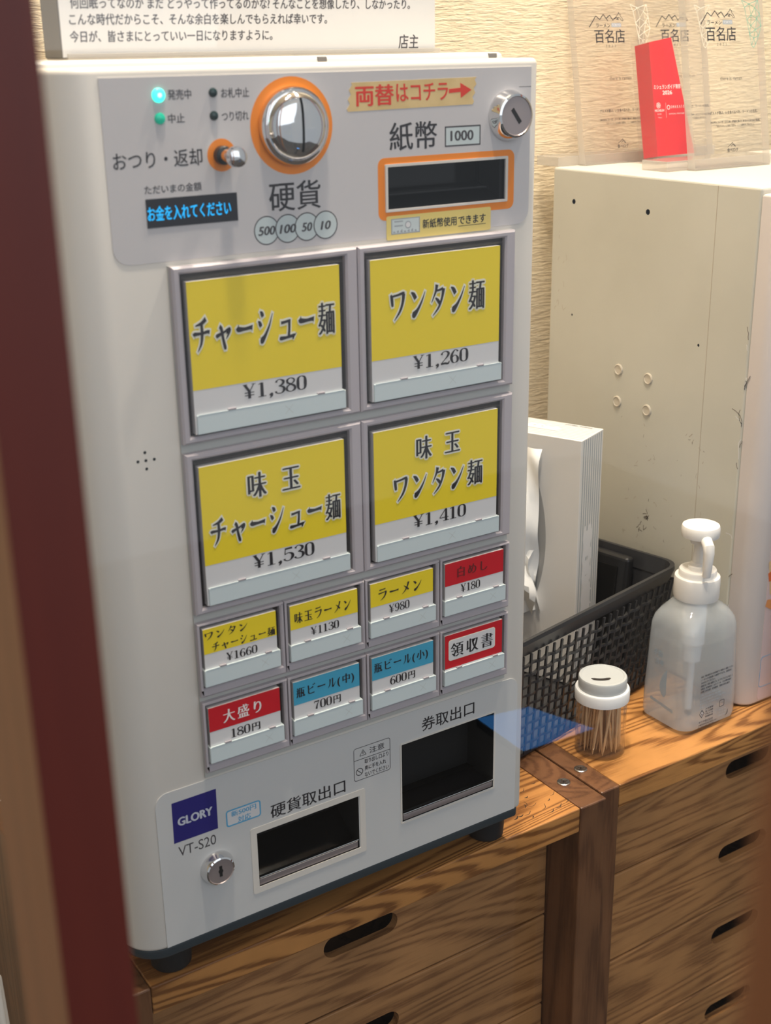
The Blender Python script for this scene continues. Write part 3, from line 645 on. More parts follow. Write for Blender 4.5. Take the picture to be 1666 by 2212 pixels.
mb.text('新紙幣使用', Fs, .1558, .1795, .4400, .0052, 'ink', 'g', .02); mb.text('できます', Fs, .1806, .2003, .4400, .0048, 'ink', 'g', .03)
mb.slab([(.1806, .4366), (.2003, .4366), (.2003, .4369), (.1806, .4369)], -.0008, .00005, 'ink')
mb.part('sticker', vm, 'pale yellow sticker with a banknote picture')
mb = MB(); outline_y = -.0007
mb.ringslab(rrect(.1314, .4482, .2160, .4737, .0006), rrect(.1329, .4495, .2143, .4723, .0004), -.0005, .0006, 'shell')
mb.add([(.1330, .0005, .4496), (.2142, .0005, .4496), (.2142, .0225, .4580), (.1330, .0225, .4580)], [(0, 1, 2, 3)], 'blackgloss')
mb.box(.1385, .0080, .4555, .2100, .0225, .4572, 'blackgloss', .0006); mb.box(.1330, .002, .4496, .1352, .022, .4722, 'black'); mb.box(.2122, .002, .4496, .2142, .022, .4722, 'black')
mb.part('bill_slot', vm, 'black banknote slot')
mb = MB(); mb.box(.0316, .0002, .0476, .1036, .0040, .0530, 'darksteel', .0008); mb.box(.0316, -.0004, .0528, .1036, .0022, .0542, 'chrome', .0004)
mb.add([(.0314, .004, .0470), (.1038, .004, .0470), (.1038, .0285, .0640), (.0314, .0285, .0640)], [(0, 1, 2, 3)], 'blackgloss'); mb.box(.0314, .0270, .0640, .1038, .0286, .0660, 'black')
mb.part('coin_tray', vm, 'black coin tray with a steel lip')
mb = MB(); mb.box(.1378, -.0010, .0552, .2116, .0030, .0602, 'darksteel', .0010); mb.box(.1378, -.0018, .0600, .2116, .0014, .0614, 'chrome', .0004)
rg = [[(x, .0275 - .020 * math.cos(a), .085 - .026 * math.sin(a)) for x in (.1375, .2119)] for a in [PI * .1 * k for k in range(3, 11)]]
mb.add([p for r in rg for p in r], [(2 * i, 2 * i + 1, 2 * i + 3, 2 * i + 2) for i in range(len(rg) - 1)], 'blackgloss', True)
mb.box(.1375, .005, .0560, .2119, .0285, .0575, 'black'); mb.part('ticket_tray', vm, 'black ticket tray with a steel lip')

# menu buttons: (cell x, cell z of top edge, big?, colours, lettering)
GZ = .4320; W = .22; HL = .0983; HS = .0491
mb = MB(); mb.slab([(.0, .1363), (W, .1363), (W, GZ), (0, GZ)], 0, .0012, 'basegrey'); mb.part('button_panel', vm, 'light grey backing of the menu buttons')
def bevel_frame(mb, o, i, y0, y1, bv, m):
    def R(q, y, d): return [(q[0] + d, y, q[1] + d), (q[2] - d, y, q[1] + d), (q[2] - d, y, q[3] - d), (q[0] + d, y, q[3] - d)]
    mb.loft([R(o, y0, 0), R(o, y1 + bv, 0), R(o, y1, bv), R(i, y1, -bv), R(i, y1 + bv, 0), R(i, y0, 0)], m, False, False, False)
def menu_button(cx, cz, big, col, lines, label):
    cw, ch = (.110, HL) if big else (.055, HS)
    X = lambda mm: cx + mm / 1000; Z = lambda mm: cz - mm / 1000
    fr = MB()
    if big: o = (X(.25), Z(93.2), X(109.75), Z(.2)); i = (X(4.6), Z(89.6), X(102.2), Z(4.0)); k = (6.9, 8.0, 97.0, 88.0); ys = 64.4; yt = 77.6; tb = (7.8, 77.7, 99.0, 88.2)
    else: o = (X(.2), Z(45.6), X(54.8), Z(.2)); i = (X(.95), Z(39.9), X(51.9), Z(1.7)); k = (2.6, 3.3, 48.4, 30.0); ys = 18.5; yt = 27.6; tb = (1.7, 27.9, 50.0, 38.4)
    yf = -.0052
    bevel_frame(fr, o, i, -.0012, yf, .0011, 'frame')
    fr.box(i[0], -.0016, i[1], i[2], -.0012, i[3], 'recess')
    b = fr.part('menu_button', vm, label)
    ORI[b.name] = ORI[vm.name]
    yc = -.0062
    cd = MB(); cd.box(X(k[0]), yc, Z(k[3]), X(k[2]), -.0018, Z(k[1]), 'white')
    if col == 'receipt':
        cd.slab([(X(k[0]), Z(26.8)), (X(k[2]), Z(26.8)), (X(k[2]), Z(k[1])), (X(k[0]), Z(k[1]))], yc, .00008, 'red')
        cd.slab(rrect(X(5.4), Z(21.6), X(42.6), Z(7.0), .0018), yc, .00014, 'halo'); cd.slab(rrect(X(5.8), Z(21.2), X(42.2), Z(7.4), .0016), yc, .0002, 'white')
    else:
        cd.slab([(X(k[0]), Z(ys)), (X(k[2]), Z(ys)), (X(k[2]), Z(k[1])), (X(k[0]), Z(k[1]))], yc, .00008, col)
    for (s, x0, x1, zc, h, mm, halo) in lines:
        cd.text(s, FY(yc - .00022), x0, x1, zc, h, mm, 'm', halo=halo)
    cdo = cd.part('price_card', b, {'yellow': 'yellow and white price card', 'red': 'red and white price card', 'blue': 'blue and white price card', 'receipt': 'red card with a white lettered box'}[col])
    tt = MB(); ty = -.0070 if big else -.0074
    tt.box(X(tb[0]), ty, Z(tb[3]), X(tb[2]), -.0018, Z(tb[1]), 'tab', .0004)
    wd = tb[2] - tb[0]
    for fx in (.20, .80):
        a = tb[0] + wd * fx; q = 4.6 if big else 4.0
        tt.box(X(a), ty - .0001, Z(tb[1] + .1), X(a + q), ty + .001, Z(tb[1] - .9), 'frame')
    tt.box(X(tb[0] + 1), ty - .0001, Z(tb[1] + .25), X(tb[2] - 1), ty + .0004, Z(tb[1] - .15), 'tab')
    for d in (-1, 1):
        v, f = stroke2d([(X(tb[0] + wd * .60 - 2.4), Z((tb[1] + tb[3]) / 2 + 2.4 * d)), (X(tb[0] + wd * .60 + 2.4), Z((tb[1] + tb[3]) / 2 - 2.4 * d))], .00016)
        tt.add([(p[0] + (.009 if not big else 0), ty - .00002, p[1]) for p in v], f, 'basegrey')
    tt.part('card_clip', b, 'pale blue-white clip strip')
    cl = MB(); q = (X(k[0] - 1.3), Z(tb[3] + .5), X(tb[2] + 1.2), Z(k[1] - (2.6 if big else .8)))
    r_ = (q[0] + .0012, q[1] + .0012, q[2] - .0012, q[3] - .0012)
    bevel_frame(cl, q, r_, -.0018, ty + .0004, .0003, 'jar'); cl.part('clear_rim', b, 'clear plastic rim')
Ik = 'ink'; H = 'halo'
Zr = [GZ, GZ - HL, GZ - 2 * HL, GZ - 2 * HL - HS]
menu_button(0, Zr[0], 1, 'yellow', [('チャーシュー麺', .0086, .0933, .3962, .0185, Ik, H), ('¥1,380', .0355, .0744, .3618, .0096, Ik, None)], 'large yellow button priced 1,380 yen')
menu_button(.11, Zr[0], 1, 'yellow', [('ワンタン麺', .1296, .1958, .3975, .0180, Ik, H), ('¥1,260', .1449, .1843, .3621, .0096, Ik, None)], 'large yellow button priced 1,260 yen')
menu_button(0, Zr[1], 1, 'yellow', [('味 玉', .0350, .0679, .3096, .0145, Ik, H), ('チャーシュー麺', .0111, .0936, .2875, .0165, Ik, H), ('¥1,530', .0358, .0754, .2640, .0097, Ik, None)], 'large yellow button priced 1,530 yen')
menu_button(.11, Zr[1], 1, 'yellow', [('味 玉', .1464, .1785, .3108, .0142, Ik, H), ('ワンタン麺', .1303, .1956, .2886, .0168, Ik, H), ('¥1,410', .1440, .1834, .2647, .0096, Ik, None)], 'large yellow button priced 1,410 yen')
menu_button(0, Zr[2], 0, 'yellow', [('ワンタン', .0034, .0301, .2278, .0052, Ik, None), ('チャーシュー麺', .0075, .0474, .2203, .0056, Ik, None), ('¥1660', .0159, .0356, .2120, .0052, Ik, None)], 'small yellow button priced 1660 yen')
menu_button(.055, Zr[2], 0, 'yellow', [('味玉ラーメン', .0604, .0986, .2238, .0072, Ik, None), ('¥1130', .0708, .0902, .2130, .0053, Ik, None)], 'small yellow button priced 1130 yen')
menu_button(.11, Zr[2], 0, 'yellow', [('ラーメン', .1182, .1497, .2240, .0078, Ik, None), ('¥980', .1256, .1407, .2130, .0056, Ik, None)], 'small yellow button priced 980 yen')
menu_button(.165, Zr[2], 0, 'red', [('白めし', .1769, .2005, .2248, .0072, 'darkred', None), ('¥180', .1796, .1949, .2132, .0056, Ik, None)], 'small red button priced 180 yen, dark lettering')
menu_button(0, Zr[3], 0, 'red', [('大盛り', .0114, .0361, .1752, .0082, 'whiteprint', None), ('180円', .0159, .0347, .1630, .0058, Ik, None)], 'small red button priced 180 yen, white lettering')
menu_button(.055, Zr[3], 0, 'blue', [('瓶ビール(中)', .0594, .0996, .1752, .0078, Ik, None), ('700円', .0712, .0898, .1640, .0058, Ik, None)], 'small blue button priced 700 yen')
menu_button(.11, Zr[3], 0, 'blue', [('瓶ビール(小)', .1140, .1543, .1756, .0078, Ik, None), ('600円', .1256, .1444, .1642, .0058, Ik, None)], 'small blue button priced 600 yen')
menu_button(.165, Zr[3], 0, 'receipt', [('領収書', .1719, .2058, .1716, .0098, Ik, None)], 'small red button with a white lettered box')

# ================================================================ handwritten notice standing on the machine
nt = thing('notice_board', 'white board with handwritten Japanese lines standing on the ticket machine', 'notice board', (.093, .075, .5302))
mb = MB(); mb.box(-.0222, .0605, .5308, .2078, .0860, .76, 'boardside', .0006); mb.part('backing', nt, 'grey sides of the board')
mb = MB(); mb.box(-.0218, .0598, .5312, .2074, .0606, .7596, 'board'); Fn = FY(.0598)
for s, x0, x1, zc in (('何回眠ってなのか まだ どうやって作ってるのかな? そんなことを想像したり、しなかったり。', -.0158, .1896, .5570), ('こんな時代だからこそ、そんな余白を楽しんでもらえれば幸いです。', -.0171, .1333, .5493), ('今日が、皆さまにとっていい一日になりますように。', -.0175, .0981, .5411), ):
    mb.text(s, Fn, x0, x1, zc, .0056, 'pen', 'g', .022, .06)
mb.text('店主', Fn, .1812, .1953, .5366, .0080, 'pen', 'g', .015, .08)
mb.part('sheet', nt, 'white sheet with handwriting')
mb = MB(); mb.box(-.0200, .0575, .5301, .2200, .0900, .5308, 'acrylic_edge', .0002); mb.box(-.0200, .0575, .5308, .2100, .0590, .5330, 'acrylic_edge', .0003); mb.part('stand', nt, 'clear stand')

# ================================================================ cream steel cabinet on the right
CX, CT = .512, .4308
sc = thing('steel_cabinet', 'scuffed cream steel cabinet with plugged holes standing on the right drawer cabinet', 'steel cabinet', (.65, .17, 0))
mb = MB(); mb.box(CX, .0665, .0015, .80, .307, CT, 'steelbox', .0022, 3)
hl = []
for y, z, r in ((.278, .4027, .0022), (.1854, .4020, .0024), (.1195, .3014, .0012), (.2753, .3020, .0010)):
    c = MB(); c.lathe([(r, -.01), (r, .012)], (CX, y, z), 'x', 16, 'blackhole', False); hl.append(c)
mb = carve(mb, hl)
mb.box(CX - .0001, .1098, .002, CX + .001, .1104, CT - .002, 'smudge2')          # panel seam
rr = random.Random(5)
def scuff(y, z, L, a, wd, m):
    pts = [(y, z)]
    for k in range(4): a += rr.uniform(-.7, .7); pts.append((pts[-1][0] + L / 4 * math.cos(a), pts[-1][1] + L / 4 * math.sin(a)))
    v, f = stroke2d(pts, wd); mb.add([(CX - .00006, p[0], p[1]) for p in v], f, m)
for k in range(46):
    y, z = rr.uniform(.10, .205), rr.uniform(.10, .225); scuff(y, z, rr.uniform(.0012, .0055), rr.uniform(0, 6.3), rr.uniform(.0002, .0007), rr.choice(['smudge', 'smudge2', 'smudge2']))
for k in range(12):
    y, z = rr.uniform(.285, .300), rr.uniform(.30, .41); scuff(y, z, rr.uniform(.001, .006), 1.5 + rr.uniform(-.3, .3), .0004, 'smudge2')
for y, z in ((.166, .1395), (.1655, .1375), (.165, .1355), (.171, .124), (.176, .127)):
    for q in range(3): scuff(y + rr.uniform(-.002, .002), z + rr.uniform(-.002, .002), .005, rr.uniform(0, 6.3), .0007, 'smudge')
for k in range(14):
    z = rr.uniform(.07, .33); scuff(.0680, z, rr.uniform(.004, .02), PI / 2 + rr.uniform(-.1, .1), .0007, rr.choice(['smudge', 'white']))
mb.part('body', sc, 'cream steel body with dark scuffs')
for y, z in ((.2108, .2635), (.1740, .2625), (.2107, .2345), (.1735, .2346)):
    mb = MB(); mb.lathe([(.0050, 0), (.0050, -.0008), (.0042, -.0014), (.0037, -.0009), (.0001, -.0007)], (CX, y, z), 'x', 24, 'holeplug'); mb.part('hole_plug', sc, 'round cream hole plug')
mb = MB(); pl_ = arc(CX + .0005 + .014, .0425 + .014, .014, PI, 1.5 * PI, 10) + [(.7995, .0425), (.7995, .0660), (CX + .0005, .0660)]
plan_prism(mb, pl_, .0012, CT - .0045, .0025, 'bezel')
fr_ = mb.part('door', sc, 'pinkish white front door')
mb = MB(); mb.slab(rrect(CX + .0185, .004, .793, .40, .003), .0425, .0004, 'pinkpanel')
def blob(pts, m, y=.0421):
    v, f = smooth_stroke(pts); mb.add([(p[0], y - .00006, p[1]) for p in v], f, m)
M['noodle'] = mat('orange_picture_print', (.74, .30, .10), .3); M['noodle2'] = mat('red_orange_picture_print', (.70, .14, .03), .3); M['noodle3'] = mat('cream_picture_print', (.74, .52, .28), .3)
blob([(.5315, .117, .030), (.56, .121, .05), (.60, .125, .06), (.65, .123, .05)], 'noodle3'); blob([(.5305, .118, .008), (.55, .122, .012), (.60, .13, .012)], 'noodle2', .0420); blob([(.5305, .095, .006), (.55, .090, .012), (.60, .086, .014)], 'noodle', .0419); blob([(.534, .137, .004), (.56, .142, .01), (.60, .144, .012)], 'noodle', .0418)
mb.ringslab(rrect(.5305, .016, .60, .045, .003), rrect(.5310, .0165, .5995, .0445, .0027), .0421, .0001, 'skyblue')
mb.part('picture_panel', fr_, 'pink-white panel with an orange noodle picture')

# ================================================================ acrylic award plaques on the steel cabinet
def plaque(name, label, O, wd, hgt, foil, fl, fr):
    th = math.radians(10); O = Vector(O); U = Vector((1, 0, 0)); Vv = Vector((0, math.sin(th), math.cos(th))); N = Vector((0, -math.cos(th), math.sin(th)))
    t = thing(name, label, 'award plaque', (O.x + wd / 2, O.y + .03, CT), group='clear award plaques')
    T = Matrix(((U.x, -N.x, Vv.x, O.x), (U.y, -N.y, Vv.y, O.y), (U.z, -N.z, Vv.z, O.z), (0, 0, 0, 1)))   # local x along the width, y into the plate, z up the plate
    TH = .0080
    mb = MB(T); mb.add([(0, 0, 0), (wd, 0, 0), (wd, 0, hgt), (0, 0, hgt), (0, TH, 0), (wd, TH, 0), (wd, TH, hgt), (0, TH, hgt)], [(0, 1, 2, 3), (5, 4, 7, 6)], 'acrylic')
    e = [(0, 0, 0), (wd, 0, 0), (wd, 0, hgt), (0, 0, hgt), (0, TH, 0), (wd, TH, 0), (wd, TH, hgt), (0, TH, hgt)]
    mb.add(e, [(0, 3, 7, 4), (1, 5, 6, 2), (3, 2, 6, 7), (0, 4, 5, 1)], 'acrylic_edge')
    Ff = lambda u, v, l: (u, -l, v)
    q = 'ink'; S = lambda *a: tuple(x / 1000 for x in a)
    mt = [S(16.5, 117.5), S(25, 127), S(29.5, 124), S(34, 128.4), S(39, 122.8)]
    for pts, wdt in ((mt, .0008), ([S(37, 125), S(41.6, 127.6), S(45.5, 123)], .0008), ([S(45, 123.6), S(49, 126.2), S(51.8, 128.6), S(52.5, 130.2), S(53.4, 128.4), S(54.6, 128.7), S(54.2, 127), S(56, 125.4), S(57.6, 123.4), S(56.8, 122.6), S(55.4, 123.4), S(53.6, 125.2), S(51.4, 126)], .0005), ([S(46.5, 124.2), S(50, 126), S(52, 125), S(49.4, 124.2), S(52.4, 123.8)], .0006)):
        v, f = stroke2d(pts, wdt); mb.add([Ff(p[0], p[1], .00008) for p in v], f, q)
    mb.text('ラーメン', Ff, .0244, .0416, .1189, .0036, q, 'g', .02)
    mb.slab(rrect(.0428, .1174, .0546, .1210, .0008), -.00004, .00004, 'stripe'); mb.text('TOKYO', Ff, .0436, .0538, .1192, .0022, 'white', 'g', .02, 0, None, .00014)
    mb.text('百名店', Ff, .0220, .0583, .1098, .0118, q, 'g', .012)
    for k, c in enumerate('2023' if foil != 'right' else '2025'): mb.text(c, Ff, .0345 + .0035 * k, .0361 + .0035 * k, .1014, .0021, q, 'm')
    mb.text('there is ramen', Ff, .0361, .0628, .0735, .0030, q, 'g', -.0)
    mb.text('グルメが選ぶ、いま食べるべき、ラーメンの名店。', Ff, .0218, .0800, .0455, .0028, q, 'g', .02)
    mb.text('2023年にユーザーから高い評価を集めた東京のTOP100が集結。', Ff, .0214, .0828, .0378, .0021, q, 'g', .02)
    mb.text('「おいしい」に出会う度も、ここは絶対に外せない。', Ff, .0284, .0755, .0345, .0021, q, 'g', .02)
    v, f = stroke2d([S(41, 16.6), S(44.5, 18.6), S(47, 20.4), S(48, 18), S(50.4, 16.6), S(49.2, 18.4), S(47.2, 18.8), S(45, 17)], .0005); mb.add([Ff(p[0], p[1], .00008) for p in v], f, q)
    mb.text('食べログ', Ff, .0399, .0536, .0140, .0034, q, 'g', .02)
    # faceted hologram strip towards the top right corner
    A = [S(67.2, 137), S(70.4, 131), S(72.6, 121), S(75, 109), S(77, 100), S(79.2, 98.2), S(82.0, 101), S(86.4, 108), S(90.0, 116), S(88.6, 126), S(87.2, 137)]
    I = [S(76, 134), S(83, 131), S(78, 125), S(85, 122), S(77, 116), S(82.5, 113), S(80, 106)]
    fm = 'holo' if foil == 'right' else 'halo'
    segs = [(A[k], A[k + 1]) for k in range(len(A) - 1)]
    for a in I:
        for b2 in sorted(A + I, key=lambda z: (z[0] - a[0]) ** 2 + (z[1] - a[1]) ** 2)[1:6]: segs.append((a, b2))
    for a, b2 in segs:
        v, f = stroke2d([a, b2], .00045); mb.add([Ff(p[0], p[1], .00006) for p in v], f, fm)
    mb.part('plate', t, 'clear acrylic plate printed in black')
    mb = MB(); a = O.y + .0095; mb.box(O.x - fl, a, CT + .0002, O.x + wd + fr, a + .030, CT + .0085, 'acrylic_edge', .0004)
    mb.box(O.x, O.y + .0005, CT + .0002, O.x + wd, O.y + .0100, CT + .0012, 'acrylic_edge'); mb.part('foot_bar', t, 'clear acrylic foot bar')
plaque('award_plaque', 'clear award plaque at the left end of the steel cabinet, beside the red one', (.537, .2925, CT + .0012), .0835, .175, 'left', .024, 0)
plaque('award_plaque', 'clear award plaque largely hidden behind the red one', (.6215, .2960, CT + .0012), .0815, .175, 'mid', 0, .012)
plaque('award_plaque', 'clear award plaque with a green hologram, nearest, in front of the red one', (.5705, .1915, CT + .0012), .0930, .175, 'right', .024, .012)
rp = thing('award_block', 'thick tapered red award block with white lettering between clear plaques', 'award plaque', (.615, .275, CT))
th = math.radians(10); O = Vector((.590, .2560, CT + .0006)); Vv = Vector((0, math.sin(th), math.cos(th))); N = Vector((0, -math.cos(th), math.sin(th)))
T = Matrix(((1, -N.x, Vv.x, O.x), (0, -N.y, Vv.y, O.y), (0, -N.z, Vv.z, O.z), (0, 0, 0, 1)))
def tapered(mb, pts, y0, y1, ms):
    n = len(pts); a = [(p[0], y0, p[1]) for p in pts]; b2 = [(p[0], y1, p[1]) for p in pts]; V = a + b2
    mb.add(V, [tuple(range(n))], ms[0]); mb.add(V, [tuple(range(2 * n - 1, n - 1, -1))], ms[2])
    for k in range(n): mb.add(V, [(k, n + k, n + (k + 1) % n, (k + 1) % n)], ms[1])
mb = MB(T); tapered(mb, [(.0030, .0070), (.0490, .0076), (.0285, .1090), (.0012, .1050)], .0020, .0200, ('redprint', 'rededge', 'redprint'))
Ff = lambda u, v, l: (u, .0020 - l, v); q = 'whiteprint'
mb.text('ミシュランガイド東京', Ff, .0036, .0366, .0668, .0040, q, 'g', .03); mb.text('2026', Ff, .0136, .0256, .0618, .0036, q, 'g', .03)
for k in range(6):
    a = k * PI / 3 + .3; mb.ringslab([(p[0], p[1]) for p in circ(.0078 + .0015 * math.cos(a), .0510 + .0015 * math.sin(a), .0012, 12)], circ(.0078 + .0015 * math.cos(a), .0510 + .0015 * math.sin(a), .0008, 12), .0020, .00006, q)
mb.text('MICHELIN', Ff, .0030, .0143, .0466, .0021, q, 'g', .03); mb.text('Guide', Ff, .0060, .0108, .0436, .0013, q); mb.text('Tokyo', Ff, .0062, .0112, .0404, .0013, q)
mb.slab([(.0166, .0400), (.0168, .0400), (.0168, .0530), (.0166, .0530)], .0020, .00005, q)
mb.ringslab(circ(.0200, .0490, .0020, 18), circ(.0200, .0490, .0014, 18), .0020, .00006, q); mb.text('OMAKASE', Ff, .0228, .0396, .0492, .0024, q, 'm', .02); mb.text('OFFICIAL PARTNER', Ff, .0200, .0392, .0432, .0012, q)
mb.part('red_core', rp, 'red printed face')
mb = MB(T); tapered(mb, [(0, 0), (.0515, 0), (.0305, .1130), (-.0010, .1090)], 0, .0225, ('acrylic', 'acrylic', 'acrylic')); mb.part('clear_block', rp, 'clear acrylic block')

# ================================================================ black basket, tissue box and tray
ca, sa = math.cos(math.radians(12)), math.sin(math.radians(12))
TB = Matrix(((ca, -sa, 0, .505), (sa, ca, 0, .118), (0, 0, 1, 0), (0, 0, 0, 1)))        # u to the right along the front, v to the back; origin at the front right rim corner
BW, BD, BH, FL = .248, .192, .112, .012
bk = thing('basket', 'black plastic mesh basket holding a tissue box beside the sanitizer', 'basket', (.385, .19, 0))
def bp(u, v, z, ins=0.0):
    """point on the flared basket: u in -BW..0, v in 0..BD at the rim"""
    s = FL * (1 - z / BH) + ins
    uu = -BW / 2 + (u + BW / 2) * (BW / 2 - s) / (BW / 2); vv = BD / 2 + (v - BD / 2) * (BD / 2 - s) / (BD / 2)
    return (uu, vv, z)
def bring(z, ins, r=.014, n=5):
    o = []
    for (cu, cv, a0) in ((-BW + r, r, PI), (-r, r, 1.5 * PI), (-r, BD - r, 0), (-BW + r, BD - r, .5 * PI)):
        for k in range(n + 1): a = a0 + .5 * PI * k / n; o.append(bp(cu + r * math.cos(a), cv + r * math.sin(a), z, ins))
    # the long sides bow outwards a little towards the middle
    return [(p[0], p[1] - .004 * (1 - ((p[0] + BW / 2) / (BW / 2)) ** 2) * (1 if p[1] < BD / 2 else 0), p[2]) for p in o]
mb = MB(TB)
mb.loft([bring(.0975, .0005), bring(.1085, -.0018), bring(.1120, -.0012), bring(.1120, .0018), bring(.0975, .0030), bring(.0975, .0005)], 'basket', False, False, False)
mb.part('rim', bk, 'solid black rim')
mb = MB(TB); mb.loft([bring(.0012, .0), bring(.0050, .0), bring(.0050, .003), bring(.0012, .003)], 'basket', False, False, False)
mb.add(bring(.0025, .001), [tuple(range(24))], 'basket'); mb.part('floor_panel', bk)
mb = MB(TB); pitch = .0092
def bowed(u, z, ins): p = bp(u, 0, z, ins); return Vector((p[0], p[1] - .004 * (1 - ((p[0] + BW / 2) / (BW / 2)) ** 2), p[2]))
nu = int((BW - .016) / pitch)
for k in range(nu + 1):
    u = -BW + .008 + (BW - .016) * k / nu; rg = []
    for z in (.004, .03, .06, .098):
        a = bowed(u, z, .0); rg.append([a + Vector((-.0010, -.0002, 0)), a + Vector((.0010, -.0002, 0)), a + Vector((.0010, .0014, 0)), a + Vector((-.0010, .0014, 0))])
    mb.loft(rg, 'basket')
for k in range(1, 10):
    z = .0045 + .0094 * k; rg = []
    for i in range(0, nu * 2 + 1):
        u = -BW + .008 + (BW - .016) * i / (nu * 2); a = bowed(u, z, 0.0) + Vector((0, (-.0009 if (i + k * 2) % 4 < 2 else .0009), 0))
        rg.append([a + Vector((0, -.0004, -.0010)), a + Vector((0, -.0004, .0010)), a + Vector((0, .0016, .0010)), a + Vector((0, .0016, -.0010))])
    mb.loft(rg, 'basket')
mb.part('mesh_front', bk, 'woven mesh front wall')
mb = MB(TB)
for a, b2 in (((0, 0), (0, BD)), ((0, BD), (-BW, BD)), ((-BW, BD), (-BW, 0))):
    r_ = [[bp(*a, .003, .0005), bp(*b2, .003, .0005)], [bp(*a, .098, .0005), bp(*b2, .098, .0005)], [bp(*a, .098, .0022), bp(*b2, .098, .0022)], [bp(*a, .003, .0022), bp(*b2, .003, .0022)]]
    mb.loft([[r[0] for r in r_], [r[1] for r in r_]], 'basket')
mb.part('solid_wall', bk, 'solid black side and back walls')

an = math.atan2(.0166, .0389); UU = Vector((math.cos(an), math.sin(an), 0)); VV = Vector((-math.sin(an), math.cos(an), 0)); E1 = Vector((.4198, .1532, .0042))
TX = Matrix(((UU.x, VV.x, 0, E1.x), (UU.y, VV.y, 0, E1.y), (0, 0, 1, E1.z), (0, 0, 0, 1)))     # x across the striped side, y along the wide face, z up
BXT, BXW, BXH = .0424, .096, .2236
tbx = thing('tissue_box', 'white striped tissue box standing on end in the black basket', 'tissue box', (.42, .21, .0042))
mb = MB(TX); mb.box(0, 0, 0, BXT, BXW, BXH, 'carton', .0005)
for k in range(9):
    x = .0040 + .0042 * k
    mb.slab([(x, .003), (x + .0017, .003), (x + .0017, BXH - .0012), (x, BXH - .0012)], 0, .00008, 'stripe')
for k in range(10):
    x = .0030 + .0040 * k
    mb.add([(x, .0008, BXH + .00008), (x + .0012, .0008, BXH + .00008), (x + .0012, BXW, BXH + .00008), (x, BXW, BXH + .00008)], [(0, 1, 2, 3)], 'stripe')
# lettering down the striped side and along the top
mb.text('scottie', lambda u, v, l: (v, -.00008 - l, u), .145, .030, .0215, .0245, 'white', 'g', .13)
mb.text('scottie', lambda u, v, l: (v, u, BXH + .00008 + l), .094, .030, .0240, .0150, 'white', 'g', .07)
mb.text('200組 400枚', lambda u, v, l: (v, u, BXH + .00008 + l), .034, .008, .0385, .0030, 'grey_ink')
mb.part('carton', tbx, 'white carton with grey stripes')
cy = .056; z0_, z1_ = .052, .205; pts = []
for k in range(25): a = k / 24; pts.append((cy - .026 * math.sin(PI * a) ** .55, z0_ + (z1_ - z0_) * a))
for k in range(1, 24): a = 1 - k / 24; pts.append((cy + .026 * math.sin(PI * a) ** .55, z0_ + (z1_ - z0_) * a))
mb = MB(TX); mb.add([(-.00012, p[0], p[1]) for p in pts], [tuple(range(len(pts)))], 'film'); mb.part('opening_film', tbx, 'grey film over the slit')
mb = MB(TX); rr = random.Random(11); NU, NV = 16, 34; V = []
for j in range(NV + 1):
    t = j / NV; z = .212 - t * .150
    for i in range(NU + 1):
        s = i / NU
        out = .004 + .013 * math.sin(PI * min(1, t * 1.15)) * (.4 + .6 * math.sin(PI * s)) + .0030 * math.sin(9 * s + 5 * t + 3 * math.sin(4 * t)) + (.0035 * math.sin(17 * t + 7 * s) + .002 * math.sin(31 * s - 12 * t)) * min(1, max(0, (t - .35) * 2.5))
        wdth = .040 * (1 - .35 * max(0, t - .45)); yy = .0345 + s * wdth + .004 * math.sin(11 * t) * max(0, t - .3)
        V.append((-out * (1 if t > .04 else .6 + 10 * t), yy, z + .0015 * math.sin(8 * s) * t))
mb.add(V, [(j * (NU + 1) + i, j * (NU + 1) + i + 1, (j + 1) * (NU + 1) + i + 1, (j + 1) * (NU + 1) + i) for j in range(NV) for i in range(NU)], 'tissue', True)
V2 = []
for j in range(13):
    t = j / 12
    for i in range(11):
        s = i / 10; V2.append((-.004 - .020 * math.sin(PI * t) * (.5 + .5 * s) - .003 * math.sin(13 * s + 9 * t), .036 + .043 * s + .004 * math.sin(7 * t), .126 - .066 * t + .006 * math.sin(6 * s)))
mb.add(V2, [(j * 11 + i, j * 11 + i + 1, (j + 1) * 11 + i + 1, (j + 1) * 11 + i) for j in range(12) for i in range(10)], 'tissue', True)
mb.part('tissue', tbx, 'crumpled white tissue')

bt = thing('black_case', 'plain black case leaning inside the basket behind the tissue box', 'case', (.48, .21, .004))
TCs = TB @ Matrix.Translation((-.0035, .040, .0040)) @ Matrix.Rotation(math.radians(6.1), 4, 'Y') @ Matrix.Translation((-.0152, 0, .0))
mb = MB(TCs); mb.box(-.009, 0, .0002, .0015, .108, .1035, 'black', .0035, 3); mb.part('shell', bt)
mb = MB(TCs); mb.box(-.0100, .010, .010, -.0088, .098, .0935, 'blackgloss', .0004); mb.part('front_panel', bt)

